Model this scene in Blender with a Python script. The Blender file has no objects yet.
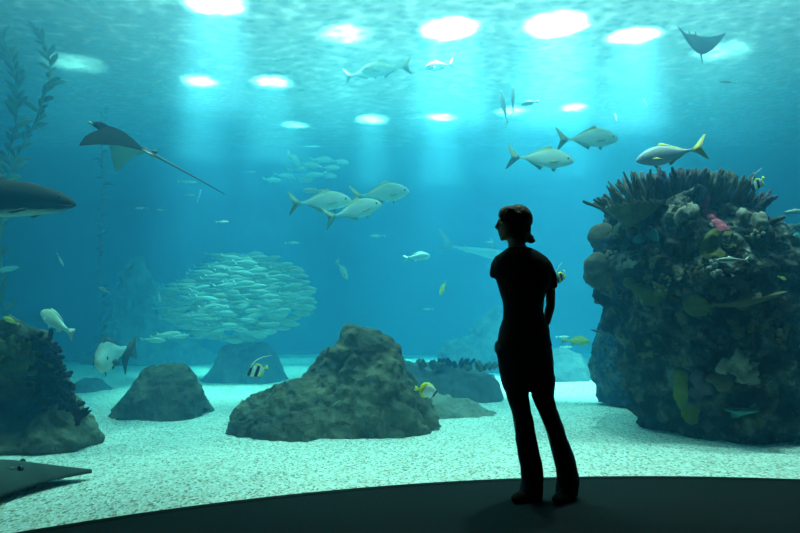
import bpy, bmesh, math, random
from mathutils import Vector, Matrix, noise
from mathutils.bvhtree import BVHTree
S = bpy.context.scene
COL = S.collection
random.seed(7)
F, HOR, HC = 667.0, 304.0, 1.10          # focal length in pixels, horizon row, eye height
SURF = 5.2                               # water level

# ---------------------------------------------------------------- camera, world, lights, exposure
cam = bpy.data.cameras.new('camera'); cam.sensor_width = 36; cam.lens = 36*F/800
cam.shift_y = (HOR-266.5)/800; cam.clip_start = .05; cam.clip_end = 100
co = bpy.data.objects.new('camera', cam); COL.objects.link(co)
co.location = (0, 0, HC); co.rotation_euler = (math.pi/2, 0, 0); S.camera = co

w = bpy.data.worlds.new('world'); S.world = w; w.use_nodes = True
w.node_tree.nodes['Background'].inputs[0].default_value = (.004, .010, .014, 1)
w.node_tree.nodes['Background'].inputs[1].default_value = 0.25

def at(px, py, D):
    return Vector(((px-400)/F*D, D, HC+(HOR-py)/F*D))

def area_light(name, loc, sx, sy, power, color, target=None):
    l = bpy.data.lights.new(name, 'AREA'); l.shape = 'RECTANGLE'; l.size = sx; l.size_y = sy
    l.energy = power; l.color = color
    o = bpy.data.objects.new(name, l); o.location = loc; COL.objects.link(o)
    if target is not None:
        o.rotation_euler = (Vector(target)-Vector(loc)).to_track_quat('-Z', 'Y').to_euler()
    return o
area_light('overhead_fill', (1.0, 10.8, 7.8), 8.5, 6.5, 780, (.82, 1, .82))  # unseen broad fill added over the tank to light everything evenly
# lamps hung above the water, then an added near row: (pixel of the pool of light on the surface, power, cone in degrees)
LAMPS = [(215,1,2000,30),(345,31,430,31),(450,25,3000,32),(556,21,4100,34),(634,33,3000,28),
         (200,78,1500,24),(272,80,1500,27),(295,122,700,24),(372,117,1500,25),(441,115,1900,27),
         (512,110,800,27),(574,105,1500,22),(312,146,330,18),(75,60,130,40),(722,48,150,40),
         # unseen nearer row, added to brighten the front sand
         (-150,-190,380,60),(110,-190,500,60),(330,-190,580,60),(560,-190,600,60),(800,-190,560,60),(1000,-190,200,60)]
for px, py, pw, cone in LAMPS:
    D = F*(SURF-HC)/(HOR-py)
    l = bpy.data.lights.new('pool_or_fill_lamp', 'SPOT'); l.energy = pw*(3.9 if py < -50 else 5.0); l.color = (.88, 1, .88)
    l.spot_size = math.radians(cone); l.spot_blend = 1; l.shadow_soft_size = .12
    o = bpy.data.objects.new('pool_or_fill_lamp', l); o.location = ((px-400)/F*D, D, SURF+1.5); COL.objects.link(o)

S.view_settings.view_transform = 'Standard'; S.view_settings.look = 'None'
S.view_settings.gamma = 1; S.view_settings.use_curve_mapping = False
S.view_settings.exposure = -0.05
S.cycles.use_denoising = True
S.cycles.volume_bounces = 3; S.cycles.max_bounces = 8; S.cycles.diffuse_bounces = 3
S.cycles.transparent_max_bounces = 16
S.cycles.sample_clamp_indirect = 4
S.cycles.caustics_reflective = False; S.cycles.caustics_refractive = False

# ---------------------------------------------------------------- materials
def nmat(name):
    m = bpy.data.materials.new(name); m.use_nodes = True
    nt = m.node_tree; b = nt.nodes.get('Principled BSDF')
    return m, nt, b
def N(nt, t, **kw):
    n = nt.nodes.new(t)
    for k, v in kw.items(): setattr(n, k, v)
    return n
def ramp(nt, fac, stops, interp='LINEAR'):
    r = N(nt, 'ShaderNodeValToRGB'); r.color_ramp.interpolation = interp
    e = r.color_ramp.elements
    while len(e) < len(stops): e.new(.5)
    for i, (p, c) in enumerate(stops):
        e[i].position = p; e[i].color = (*c, 1)
    nt.links.new(fac, r.inputs[0]); return r
def plain(name, c, rough=.6, spec=.3, **kw):
    m, nt, b = nmat(name)
    b.inputs['Base Color'].default_value = (*c, 1); b.inputs['Roughness'].default_value = rough
    b.inputs['Specular IOR Level'].default_value = spec
    return m
def noisy(name, stops, scale=4, detail=8, rough=.85, bump=.5, bscale=None, bdist=.02, coord='Object', voro=0, spec=.15):
    m, nt, b = nmat(name); L = nt.links.new
    tc = N(nt, 'ShaderNodeTexCoord')
    n = N(nt, 'ShaderNodeTexNoise'); n.inputs['Scale'].default_value = scale; n.inputs['Detail'].default_value = detail
    n.inputs['Roughness'].default_value = .65
    L(tc.outputs[coord], n.inputs['Vector'])
    r = ramp(nt, n.outputs['Fac'], stops); L(r.outputs[0], b.inputs['Base Color'])
    n2 = N(nt, 'ShaderNodeTexNoise'); n2.inputs['Scale'].default_value = bscale or scale*4; n2.inputs['Detail'].default_value = 6
    L(tc.outputs[coord], n2.inputs['Vector'])
    h = n2.outputs['Fac']
    if voro:
        v = N(nt, 'ShaderNodeTexVoronoi'); v.inputs['Scale'].default_value = voro; L(tc.outputs[coord], v.inputs['Vector'])
        mm = N(nt, 'ShaderNodeMath', operation='ADD'); L(h, mm.inputs[0]); L(v.outputs['Distance'], mm.inputs[1]); h = mm.outputs[0]
    bp = N(nt, 'ShaderNodeBump'); bp.inputs['Strength'].default_value = bump; bp.inputs['Distance'].default_value = bdist
    L(h, bp.inputs['Height']); L(bp.outputs[0], b.inputs['Normal'])
    b.inputs['Roughness'].default_value = rough; b.inputs['Specular IOR Level'].default_value = spec
    return m
def fish_mat(name, back, side, belly, spots=None, cut=(.35, .7), rough=.4):
    """countershaded skin: the back is dark, the belly pale, with faint mottling and scales"""
    m, nt, b = nmat(name); L = nt.links.new
    tc = N(nt, 'ShaderNodeTexCoord'); sp = N(nt, 'ShaderNodeSeparateXYZ'); L(tc.outputs['Generated'], sp.inputs[0])
    n = N(nt, 'ShaderNodeTexNoise'); n.inputs['Scale'].default_value = 6; L(tc.outputs['Generated'], n.inputs['Vector'])
    a = N(nt, 'ShaderNodeMath', operation='MULTIPLY_ADD'); a.inputs[1].default_value = .25; L(n.outputs['Fac'], a.inputs[0]); L(sp.outputs[2], a.inputs[2])
    s = N(nt, 'ShaderNodeMath', operation='SUBTRACT'); L(a.outputs[0], s.inputs[0]); s.inputs[1].default_value = .12
    r = ramp(nt, s.outputs[0], [(0, belly), (cut[0], side), (cut[1], side), (min(1, cut[1]+.2), back)])
    L(r.outputs[0], b.inputs['Base Color'])
    v = N(nt, 'ShaderNodeTexVoronoi'); v.inputs['Scale'].default_value = 45; L(tc.outputs['Generated'], v.inputs['Vector'])
    bp = N(nt, 'ShaderNodeBump'); bp.inputs['Strength'].default_value = .12; bp.inputs['Distance'].default_value = .01
    L(v.outputs['Distance'], bp.inputs['Height']); L(bp.outputs[0], b.inputs['Normal'])
    b.inputs['Roughness'].default_value = rough; b.inputs['Specular IOR Level'].default_value = .4
    return m

def water_volume():
    m = bpy.data.materials.new('water'); m.use_nodes = True; nt = m.node_tree; nt.nodes.clear()
    out = N(nt, 'ShaderNodeOutputMaterial')
    ab = N(nt, 'ShaderNodeVolumeAbsorption'); sc = N(nt, 'ShaderNodeVolumeScatter')
    # absorption per metre = density*(1-colour); scattering per metre = density*colour
    ab.inputs['Color'].default_value = (.22, .84, .92, 1); ab.inputs['Density'].default_value = .30
    sc.inputs['Color'].default_value = (.13, .58, 1, 1); sc.inputs['Density'].default_value = .068
    sc.inputs['Anisotropy'].default_value = .25
    ad = N(nt, 'ShaderNodeAddShader'); nt.links.new(ab.outputs[0], ad.inputs[0]); nt.links.new(sc.outputs[0], ad.inputs[1])
    nt.links.new(ad.outputs[0], out.inputs['Volume'])
    return m
def added_haze_volume():
    m = bpy.data.materials.new('added_haze'); m.use_nodes = True; nt = m.node_tree; nt.nodes.clear()
    out = N(nt, 'ShaderNodeOutputMaterial'); sc = N(nt, 'ShaderNodeVolumeScatter')
    sc.inputs['Color'].default_value = (.45, .85, 1, 1); sc.inputs['Density'].default_value = .11; sc.inputs['Anisotropy'].default_value = .2
    nt.links.new(sc.outputs[0], out.inputs['Volume']); return m
def water_skin():
    m = bpy.data.materials.new('water_surface'); m.use_nodes = True; nt = m.node_tree; nt.nodes.clear(); L = nt.links.new
    out = N(nt, 'ShaderNodeOutputMaterial'); tc = N(nt, 'ShaderNodeTexCoord')
    mp = N(nt, 'ShaderNodeMapping'); mp.inputs['Scale'].default_value = (1, 1.25, 1); L(tc.outputs['Object'], mp.inputs[0])
    n = N(nt, 'ShaderNodeTexNoise'); n.inputs['Scale'].default_value = 4.2; n.inputs['Detail'].default_value = 6; n.inputs['Distortion'].default_value = 1.2; L(mp.outputs[0], n.inputs['Vector'])
    v = N(nt, 'ShaderNodeTexVoronoi'); v.feature = 'SMOOTH_F1'; v.inputs['Scale'].default_value = 5.2; L(mp.outputs[0], v.inputs['Vector'])
    ad = N(nt, 'ShaderNodeMath', operation='MULTIPLY'); L(n.outputs['Fac'], ad.inputs[0]); L(v.outputs['Distance'], ad.inputs[1])
    r = ramp(nt, ad.outputs[0], [(.04, (.18,)*3), (.14, (.27,)*3), (.26, (.37,)*3), (.42, (.75,)*3)])
    bp = N(nt, 'ShaderNodeBump'); bp.inputs['Strength'].default_value = 1; bp.inputs['Distance'].default_value = .045; L(ad.outputs[0], bp.inputs['Height'])
    tr = N(nt, 'ShaderNodeBsdfTranslucent'); tr.inputs[0].default_value = (.8, .95, .95, 1); L(bp.outputs[0], tr.inputs['Normal'])
    tp = N(nt, 'ShaderNodeBsdfTransparent'); tp.inputs[0].default_value = (.95, 1, 1, 1)
    mx = N(nt, 'ShaderNodeMixShader'); L(r.outputs[0], mx.inputs[0]); L(tp.outputs[0], mx.inputs[1]); L(tr.outputs[0], mx.inputs[2])
    L(mx.outputs[0], out.inputs['Surface'])
    return m
def acrylic_mat():
    m = bpy.data.materials.new('acrylic'); m.use_nodes = True; nt = m.node_tree; nt.nodes.clear()
    out = N(nt, 'ShaderNodeOutputMaterial'); tp = N(nt, 'ShaderNodeBsdfTransparent'); tp.inputs[0].default_value = (.965, .985, .98, 1)
    nt.links.new(tp.outputs[0], out.inputs['Surface']); return m
def sand_mat():
    m, nt, b = nmat('coral_sand'); L = nt.links.new
    tc = N(nt, 'ShaderNodeTexCoord')
    v = N(nt, 'ShaderNodeTexVoronoi'); v.inputs['Scale'].default_value = 58; mp = N(nt, 'ShaderNodeMapping'); mp.inputs['Scale'].default_value = (1.35, .75, 1); L(tc.outputs['Object'], mp.inputs[0]); L(mp.outputs[0], v.inputs['Vector'])
    sp = N(nt, 'ShaderNodeSeparateColor'); L(v.outputs['Color'], sp.inputs[0])
    r = ramp(nt, sp.outputs[0], [(0, (.30, .25, .17)), (.12, (.52, .47, .36)), (.35, (.78, .74, .62)), (.8, (.92, .89, .80)), (1, (1, .98, .92))])
    n = N(nt, 'ShaderNodeTexNoise'); n.inputs['Scale'].default_value = 3; n.inputs['Detail'].default_value = 9; n.inputs['Roughness'].default_value = .75; L(tc.outputs['Object'], n.inputs['Vector'])
    r2 = ramp(nt, n.outputs['Fac'], [(.3, (.80,)*3), (.7, (1.0,)*3)])
    mx = N(nt, 'ShaderNodeMix', data_type='RGBA', blend_type='MULTIPLY'); mx.inputs[0].default_value = 1
    L(r.outputs[0], mx.inputs[6]); L(r2.outputs[0], mx.inputs[7]); L(mx.outputs[2], b.inputs['Base Color'])
    ad = N(nt, 'ShaderNodeMath', operation='MULTIPLY_ADD'); L(n.outputs['Fac'], ad.inputs[0]); ad.inputs[1].default_value = 3; L(v.outputs['Distance'], ad.inputs[2])
    bp = N(nt, 'ShaderNodeBump'); bp.inputs['Strength'].default_value = .7; bp.inputs['Distance'].default_value = .012
    L(ad.outputs[0], bp.inputs['Height']); L(bp.outputs[0], b.inputs['Normal'])
    b.inputs['Roughness'].default_value = .9; b.inputs['Specular IOR Level'].default_value = .1
    return m

# ---------------------------------------------------------------- object helpers
def link(name, bm, mat, parent=None, smooth=True):
    me = bpy.data.meshes.new(name)
    bmesh.ops.recalc_face_normals(bm, faces=bm.faces)
    bm.to_mesh(me); bm.free()
    if smooth:
        for p in me.polygons: p.use_smooth = True
    if mat:
        for x in (mat if isinstance(mat, (list, tuple)) else [mat]): me.materials.append(x)
    o = bpy.data.objects.new(name, me); COL.objects.link(o)
    if parent is not None: o.parent = parent
    return o
def tag(o, label=None, cat=None, group=None, kind=None):
    if label: o['label'] = label
    if cat: o['category'] = cat
    if group: o['group'] = group
    if kind: o['kind'] = kind
    return o
def empty(name, loc=(0, 0, 0)):
    o = bpy.data.objects.new(name, None); o.location = loc; o.empty_display_size = .1; COL.objects.link(o); return o
def dup(root):
    r = root.copy(); COL.objects.link(r)
    for ch in list(root.children):
        c = ch.copy(); COL.objects.link(c); c.parent = r
        for g in list(ch.children):
            d = g.copy(); COL.objects.link(d); d.parent = c
    return r
def bm_tube(bm, pts, rad, n=8, cap=True):
    """round tube through pts; rad a number or one per point"""
    pts = [Vector(p) for p in pts]
    if not hasattr(rad, '__len__'): rad = [rad]*len(pts)
    rings = []; ref = None
    for i, p in enumerate(pts):
        t = (pts[min(i+1, len(pts)-1)]-pts[max(i-1, 0)]).normalized()
        if ref is None:
            ref = t.orthogonal().normalized()
        ref = (ref-t*ref.dot(t)).normalized(); bi = t.cross(ref)
        rings.append([bm.verts.new(p+(ref*math.cos(a)+bi*math.sin(a))*rad[i]) for a in [2*math.pi*k/n for k in range(n)]])
    for a, b in zip(rings, rings[1:]):
        for k in range(n): bm.faces.new((a[k], a[(k+1) % n], b[(k+1) % n], b[k]))
    if cap:
        bm.faces.new(rings[0][::-1]); bm.faces.new(rings[-1])
def bm_ell(bm, c, r, rot=None, seg=16, rings=10):
    M = Matrix.Translation(Vector(c)) @ (rot if rot is not None else Matrix()) @ Matrix.Diagonal((r[0], r[1], r[2], 1))
    bmesh.ops.create_uvsphere(bm, u_segments=seg, v_segments=rings, radius=1, matrix=M)
def bm_rings(bm, rings, n=20):
    """stack of ellipses (cx, cy, cz, rx, ry, yaw); closed"""
    R = []
    for cx, cy, cz, rx, ry, yaw in rings:
        c, s = math.cos(yaw), math.sin(yaw); row = []
        for k in range(n):
            a = 2*math.pi*k/n; x, y = rx*math.cos(a), ry*math.sin(a)
            row.append(bm.verts.new((cx+x*c-y*s, cy+x*s+y*c, cz)))
        R.append(row)
    for a, b in zip(R, R[1:]):
        for k in range(n): bm.faces.new((a[k], a[(k+1) % n], b[(k+1) % n], b[k]))
    bm.faces.new(R[0][::-1]); bm.faces.new(R[-1])
def fuse(name, bm, mat, vox, parent=None, smooth=4, disp=None):
    """merge overlapping closed shapes into one continuous skin"""
    bmesh.ops.recalc_face_normals(bm, faces=bm.faces)
    me = bpy.data.meshes.new(name); bm.to_mesh(me); bm.free()
    o = bpy.data.objects.new(name, me); COL.objects.link(o)
    r = o.modifiers.new('r', 'REMESH'); r.mode = 'VOXEL'; r.voxel_size = vox
    if smooth:
        s = o.modifiers.new('s', 'SMOOTH'); s.iterations = smooth; s.factor = .5
    dg = bpy.context.evaluated_depsgraph_get()
    nm = bpy.data.meshes.new_from_object(o.evaluated_get(dg), depsgraph=dg)
    o.modifiers.clear(); o.data = nm; bpy.data.meshes.remove(me); nm.name = name
    if disp:
        no = [v.normal.copy() for v in nm.vertices]
        for v, q in zip(nm.vertices, no): v.co += q*disp(v.co)
    for p in nm.polygons: p.use_smooth = True
    nm.materials.clear()
    nm.materials.append(mat)
    if parent is not None: o.parent = parent
    return o
def lerp(tab, x):
    if x <= tab[0][0]: return tab[0][1]
    for (a, b), (c, d) in zip(tab, tab[1:]):
        if x <= c: return b+(d-b)*(x-a)/(c-a)
    return tab[-1][1]
def smoothstep(x): x = max(0, min(1, x)); return x*x*(3-2*x)

# ---------------------------------------------------------------- the setting
ACX, ACY, AR = 1.55, -1.76, 6.0            # the curved acrylic wall: centre and radius
def arc(r, a0=-72, a1=72, n=64):
    return [(ACX+r*math.sin(math.radians(a0+(a1-a0)*k/n)), ACY+r*math.cos(math.radians(a0+(a1-a0)*k/n))) for k in range(n+1)]
def seabed_z(x, y):
    base = -.015*(y-4) if y > 4 else 0
    return -.01+base+.035*noise.noise(Vector((x*.5, y*.5, 0)))+.012*noise.noise(Vector((x*2, y*2, 3)))

def prism(name, poly, z0, z1, mat):
    bm = bmesh.new()
    a = [bm.verts.new((x, y, z0)) for x, y in poly]; b = [bm.verts.new((x, y, z1)) for x, y in poly]
    n = len(poly)
    for k in range(n): bm.faces.new((a[k], a[(k+1) % n], b[(k+1) % n], b[k]))
    bm.faces.new(a[::-1]); bm.faces.new(b)
    bmesh.ops.triangulate(bm, faces=[f for f in bm.faces if len(f.verts) > 4])
    return link(name, bm, mat, smooth=False)

inner = arc(AR)
carpet = noisy('hall_carpet', [(.3, (.007, .012, .0135)), (.7, (.012, .019, .021))], scale=60, bump=.3, rough=.95, spec=.05)
fl = prism('floor', inner+[(9, -.1), (9, -4), (-7, -4), (-7, -.1)], -.12, 0, carpet); tag(fl, kind='structure')
edge_m = plain('window_kerb', (.02, .025, .025), .7)
k1, k2 = arc(AR-.03), arc(AR+.02)
kerb = prism('trim_1', k1+k2[::-1], -.1, .002, carpet); tag(kerb, kind='structure')
g1, g2 = arc(AR+.005), arc(AR+.16)
win = prism('window_1', g1+g2[::-1], -.1, SURF+.6, acrylic_mat()); tag(win, kind='structure')
wf = arc(AR+.165)
TX0, TX1, TY1 = -13.0, 15.0, 17.5
wt = prism('water', wf+[(TX1, wf[-1][1]), (TX1, TY1), (TX0, TY1), (TX0, wf[0][1])], -1.2, SURF, water_volume())
tag(wt, kind='structure')
wf2 = arc(AR+1.2)   # extra haze layer added to the top water, for glow below the lamps
av = prism('water_haze_layer', wf2+[(TX1-.3, wf2[-1][1]), (TX1-.3, TY1-.3), (TX0+.3, TY1-.3), (TX0+.3, wf2[0][1])], 3.7, SURF-.05, added_haze_volume())
tag(av, kind='structure')
tankpaint = noisy('tank_wall_paint', [(.3, (.03, .10, .15)), (.7, (.05, .15, .21))], scale=1.2, bump=.2)
def quadwall(name, p0, p1):
    bm = bmesh.new(); d = (Vector(p1)-Vector(p0)).normalized(); nrm = Vector((-d.y, d.x))*.2
    pts = [Vector(p0), Vector(p1), Vector(p1)+nrm, Vector(p0)+nrm]
    a = [bm.verts.new((p.x, p.y, -1)) for p in pts]; b = [bm.verts.new((p.x, p.y, SURF+1)) for p in pts]
    for k in range(4): bm.faces.new((a[k], a[(k+1) % 4], b[(k+1) % 4], b[k]))
    bm.faces.new(a[::-1]); bm.faces.new(b)
    return tag(link(name, bm, tankpaint, smooth=False), kind='structure')
quadwall('wall_back', (TX0, TY1-.2), (TX1, TY1-.2))
quadwall('wall_left', (TX0+.2, 0), (TX0+.2, TY1)); quadwall('wall_right', (TX1-.2, TY1), (TX1-.2, 0))

bm = bmesh.new(); NX, NY = 170, 130; g = []
for j in range(NY+1):
    row = []
    for i in range(NX+1):
        x = TX0+.22+(TX1-TX0-.44)*i/NX
        t = j/NY; y = .2+(TY1-.42)*(t**1.3)
        row.append(bm.verts.new((x, y, seabed_z(x, y))))
    g.append(row)
def outside(v): return math.hypot(v.co.x-ACX, v.co.y-ACY) > AR-.02
for j in range(NY):
    for i in range(NX):
        q = (g[j][i], g[j][i+1], g[j+1][i+1], g[j+1][i])
        if all(outside(v) for v in q): bm.faces.new(q)
bmesh.ops.delete(bm, geom=[v for v in bm.verts if not v.link_faces], context='VERTS')
# fill the jagged inner border up to the curved window: pull border vertices onto the arc
for v in bm.verts:
    d = Vector((v.co.x-ACX, v.co.y-ACY)); r = d.length
    if r < AR+.30:
        d.normalize(); k = AR+.03 if v.is_boundary else r
        v.co.x, v.co.y = ACX+d.x*k, ACY+d.y*k
sb = link('seabed_sand', bm, sand_mat())
tag(sb, 'pale coarse coral sand covering the tank bottom', 'sand', kind='stuff')

bm = bmesh.new()
bmesh.ops.create_grid(bm, x_segments=140, y_segments=90, size=1, matrix=Matrix.Translation(((TX0+TX1)/2, 9, SURF-.03)) @ Matrix.Diagonal((13.8, 8.2, 1, 1)))
for v in bm.verts:
    v.co.z += .05*noise.noise(Vector((v.co.x*1.1, v.co.y*1.1, 5)))-.02
bmesh.ops.delete(bm, geom=[v for v in bm.verts if math.hypot(v.co.x-ACX, v.co.y-ACY) < AR+.17], context='VERTS')
ws = link('water_surface', bm, water_skin()); tag(ws, kind='structure')

# ---------------------------------------------------------------- rocks
rock_a = noisy('brown_rock', [(.3, (.035, .034, .02)), (.5, (.08, .075, .045)), (.68, (.17, .165, .10))], scale=2.2, bump=.9, bscale=14, bdist=.05, voro=9)
rock_b = noisy('grey_rock', [(.3, (.13, .13, .10)), (.6, (.26, .25, .19)), (.75, (.42, .42, .34))], scale=2.6, bump=.8, bscale=12, bdist=.05, voro=7)
rock_far = noisy('far_rock', [(.3, (.05, .06, .055)), (.7, (.13, .14, .13))], scale=1.5, bump=.6, bscale=8, bdist=.05)
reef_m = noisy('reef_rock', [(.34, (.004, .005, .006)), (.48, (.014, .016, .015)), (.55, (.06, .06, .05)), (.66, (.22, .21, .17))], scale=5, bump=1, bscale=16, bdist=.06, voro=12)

def fbm(p, sc, seed, octv=5, ridged=False):
    q = Vector((p[0]*sc+seed*7.3, p[1]*sc-seed*3.1, p[2]*sc+seed))
    if ridged: return noise.ridged_multi_fractal(q, 1.0, 2.1, octv, 1.0, 2.0)/2-.6
    return noise.fractal(q, .9, 2.1, octv)
def ridge_rock(name, sil, D, front, back, mat, seed, amp=.1, sc=1.3, nu=110, nv=60, q=.55, lean=0.0):
    """boulder whose crest follows the outline sil; front/back: how deep it reaches towards and away from us"""
    bm = bmesh.new(); x0, x1 = sil[0][0], sil[-1][0]
    tabz = [(px, HC+(HOR-py)/F*D) for px, py in sil]; G = []
    H = [lerp(tabz, x0+(x1-x0)*i/nu) for i in range(nu+1)]
    hm = max(H)
    for i in range(nu+1):
        px = x0+(x1-x0)*i/nu; X = (px-400)/F*D
        ends = min(i, nu-i)/nu; ed = min(1, ends*5)**.5
        row = []
        for j in range(nv+1):
            v = -1+2*j/nv; dep = (front if v < 0 else back)*(.35+.65*ed)
            y = D+v*dep
            gz = seabed_z(X, y); hh = max(H[i]-gz, .03)
            prof = max(0, 1-abs(v)**(1.5))**q
            z = gz-.12+(hh+.12)*prof
            row.append(bm.verts.new((X*(1+lean*v), y, z)))
        G.append(row)
    for i in range(nu):
        for j in range(nv): bm.faces.new((G[i][j], G[i+1][j], G[i+1][j+1], G[i][j+1]))
    bm.normal_update()
    for v in bm.verts:
        n = v.normal
        if n.z < 0: n = -n
        a = fbm(v.co, sc, seed, 6)*amp + fbm((v.co.x*1.3, v.co.y*1.3, v.co.z*.45), sc*1.8, seed+3, 5, True)*amp*.6+fbm(v.co, sc*6, seed+9, 3)*amp*.14
        c = noise.voronoi(Vector(v.co)*sc*2.0+Vector((seed, 0, 0)))[0]; a -= max(0, .10-(c[1]-c[0]))*amp*1.6
        v.co += n*a
    return link(name, bm, mat)
def stone(name, label, *a, cat='rock', **k):
    o = ridge_rock(name, *a, **k); return tag(o, label, cat)
centre = stone('boulder', 'large ridged brown boulder with a peaked top behind the yellow-tailed butterflyfish',
  [(226,436),(232,420),(246,404),(262,396),(280,389),(300,376),(318,352),(332,348),(345,336),(356,328),(366,330),(376,337),(386,341),(396,356),(410,372),(424,392),(438,415),(446,424)],
  6.0, .42, .9, rock_a, 3, amp=.13, sc=1.5, nu=170, nv=90)
stone('boulder', 'domed dark brown boulder between the left reef and the big peaked boulder',
  [(117,421),(120,406),(127,392),(138,378),(150,370),(165,367),(180,370),(192,378),(201,388),(206,404)], 6.9, .45, .6, rock_a, 8, amp=.085, sc=1.9)
stone('boulder', 'smooth-sided slate-blue boulder behind and right of the large peaked boulder',
  [(380,362),(400,359),(412,358),(430,362),(450,361),(470,362),(486,366),(496,374),(502,392),(503,402)], 8.3, .5, .7, rock_far, 12, amp=.10, sc=1.5)
stone('slab_rock', 'low layered flat rock on the sand right of the large peaked boulder',
  [(405,418),(415,402),(430,398),(450,399),(470,404),(488,411),(497,420)], 7.0, .35, .5, rock_b, 15, amp=.06, sc=2.4)
stone('rock_mound', 'hazy steep-sided rock under the school of silver fish',
  [(196,384),(214,362),(222,345),(235,341),(262,341),(272,352),(280,371),(286,381)], 10.6, .6, .8, rock_far, 18, amp=.08, sc=1.0)
stone('rock_mound', 'pale hazy coral-covered mound rising behind the slate-blue boulder',
  [(425,366),(440,358),(450,344),(462,338),(478,332),(486,318),(495,307),(505,305),(516,312),(528,330),(545,350),(560,366)], 12.6, .8, 1.0, rock_b, 21, amp=.22, sc=1.9)
stone('rock_mound', 'low hazy rounded rock to the right of the standing person',
  [(535,372),(542,358),(552,350),(565,348),(578,354),(586,364),(590,372)], 10.8, .5, .7, rock_far, 24, amp=.06, sc=1.4)
stone('rock_mound', 'low hazy mound beneath the fish that faces the window, left of the domed boulder',
  [(60,394),(74,384),(85,378),(98,379),(106,386),(114,396)], 9.2, .5, .5, rock_far, 27, amp=.05, sc=1.4)
stone('rock_pinnacle', 'tall faint rock pinnacle far back, left of the fish school',
  [(88,366),(104,340),(112,310),(118,275),(130,262),(142,258),(156,270),(168,300),(178,330),(195,345),(212,362)], 14.2, .7, .9, rock_b, 30, amp=.25, sc=1.4)
stone('rock_mound', 'faint broad rock far back at the base of the tall pinnacle',
  [(0,366),(20,352),(50,345),(80,350),(100,348),(150,352),(190,348),(210,356),(225,366)], 15.2, .6, .8, rock_far, 33, amp=.15, sc=1.2)

def column_rock(name, prof, D, mat, seed, amp, sc, ryf=.85, nseg=220, nz=150, hollow=None):
    """standing rock mass whose left and right outlines follow prof [(row, left, right)]"""
    bm = bmesh.new(); y0, y1 = prof[0][0], prof[-1][0]; R = []
    Lt = [(p[0], p[1]) for p in prof]; Rt = [(p[0], p[2]) for p in prof]
    for j in range(nz+1):
        py = y0+(y1-y0)*j/nz; l, r = lerp(Lt, py), lerp(Rt, py)
        cx = ((l+r)/2-400)/F*D; rx = (r-l)/2/F*D; z = HC+(HOR-py)/F*D
        k = 1 if j else .55
        R.append([bm.verts.new((cx+rx*k*math.copysign(abs(math.cos(a))**.85, math.cos(a)), D+rx*ryf*k*math.sin(a), z)) for a in [2*math.pi*i/nseg for i in range(nseg)]])
    for a, b in zip(R, R[1:]):
        for k in range(nseg): bm.faces.new((a[k], a[(k+1) % nseg], b[(k+1) % nseg], b[k]))
    c = Vector((0, 0, 0))
    for v in R[0]: c += v.co
    tip = bm.verts.new(c/nseg+Vector((0, 0, .05)))
    for k in range(nseg): bm.faces.new((R[0][k], tip, R[0][(k+1) % nseg]))
    bmesh.ops.recalc_face_normals(bm, faces=bm.faces); bm.normal_update()
    for v in bm.verts:
        n = v.normal
        a = fbm(v.co, sc, seed, 6)*amp + fbm(v.co, sc*2, seed+3, 5, True)*amp*.6
        c = noise.voronoi(Vector(v.co)*sc*2.2+Vector((seed, 0, 0)))[0]; a += (.3-c[0])*amp*.9
        c2 = noise.voronoi(Vector(v.co)*sc*6)[0]; a += (.25-c2[0])*amp*.35
        v.co += n*a
        if hollow:
            hp, hr, hd = hollow; dd = (Vector((v.co.x, v.co.y*.4, v.co.z))-Vector((hp.x, hp.y*.4, hp.z))).length
            if dd < hr: v.co.y += hd*smoothstep(1-dd/hr)
    return link(name, bm, mat)
TD = 6.05
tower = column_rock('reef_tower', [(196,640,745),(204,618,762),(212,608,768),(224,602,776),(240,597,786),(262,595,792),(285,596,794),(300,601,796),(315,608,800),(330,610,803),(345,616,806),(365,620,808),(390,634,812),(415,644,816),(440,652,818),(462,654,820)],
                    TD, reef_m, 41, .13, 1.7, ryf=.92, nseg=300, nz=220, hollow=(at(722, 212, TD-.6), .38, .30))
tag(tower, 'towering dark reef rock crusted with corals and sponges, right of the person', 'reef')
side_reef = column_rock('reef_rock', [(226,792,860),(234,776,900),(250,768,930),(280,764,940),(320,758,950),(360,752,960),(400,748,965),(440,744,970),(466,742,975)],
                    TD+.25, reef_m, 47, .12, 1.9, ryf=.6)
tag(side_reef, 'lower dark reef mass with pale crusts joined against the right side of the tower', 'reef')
back_reef = column_rock('reef_rock', [(318,602,640),(330,596,650),(345,594,655),(365,592,660),(385,598,665),(402,602,668)], 7.7, reef_m, 53, .06, 2.4, ryf=.9)
tag(back_reef, 'dark knobbly reef stump standing behind the left foot of the tower', 'reef')

left_reef = column_rock('reef_rock', [(322,-60,14),(328,-80,30),(338,-100,42),(350,-110,50),(365,-120,58),(385,-130,68),(400,-130,74),(415,-140,83),(430,-150,92),(440,-150,98),(452,-150,82),(468,-150,70)],
                    5.3, noisy('left_reef_rock', [(.3, (.03, .035, .025)), (.5, (.10, .095, .06)), (.7, (.22, .21, .14))], scale=2.6, bump=1, bscale=12, bdist=.05, voro=7), 61, .09, 1.9, ryf=.5, hollow=(at(2, 400, 5.0), .42, .5))
tag(left_reef, 'mottled green-brown reef rock with a dark hollow beside the sand ray', 'reef')

def bvh(o):
    me = o.data; return BVHTree.FromPolygons([v.co.copy() for v in me.vertices], [list(p.vertices) for p in me.polygons])
_b = {}
EYE = Vector((0, 0, HC))
def on(o, px, py):
    """the point of rock o that shows at a pixel, and its normal"""
    if o.name not in _b: _b[o.name] = bvh(o)
    d = (at(px, py, 1)-EYE).normalized(); h = _b[o.name].ray_cast(EYE, d)
    if h[0] is None:
        h = _b[o.name].find_nearest(at(px, py, TD))
    n = h[1]
    if n.dot(d) > 0: n = -n
    return h[0], n

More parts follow.
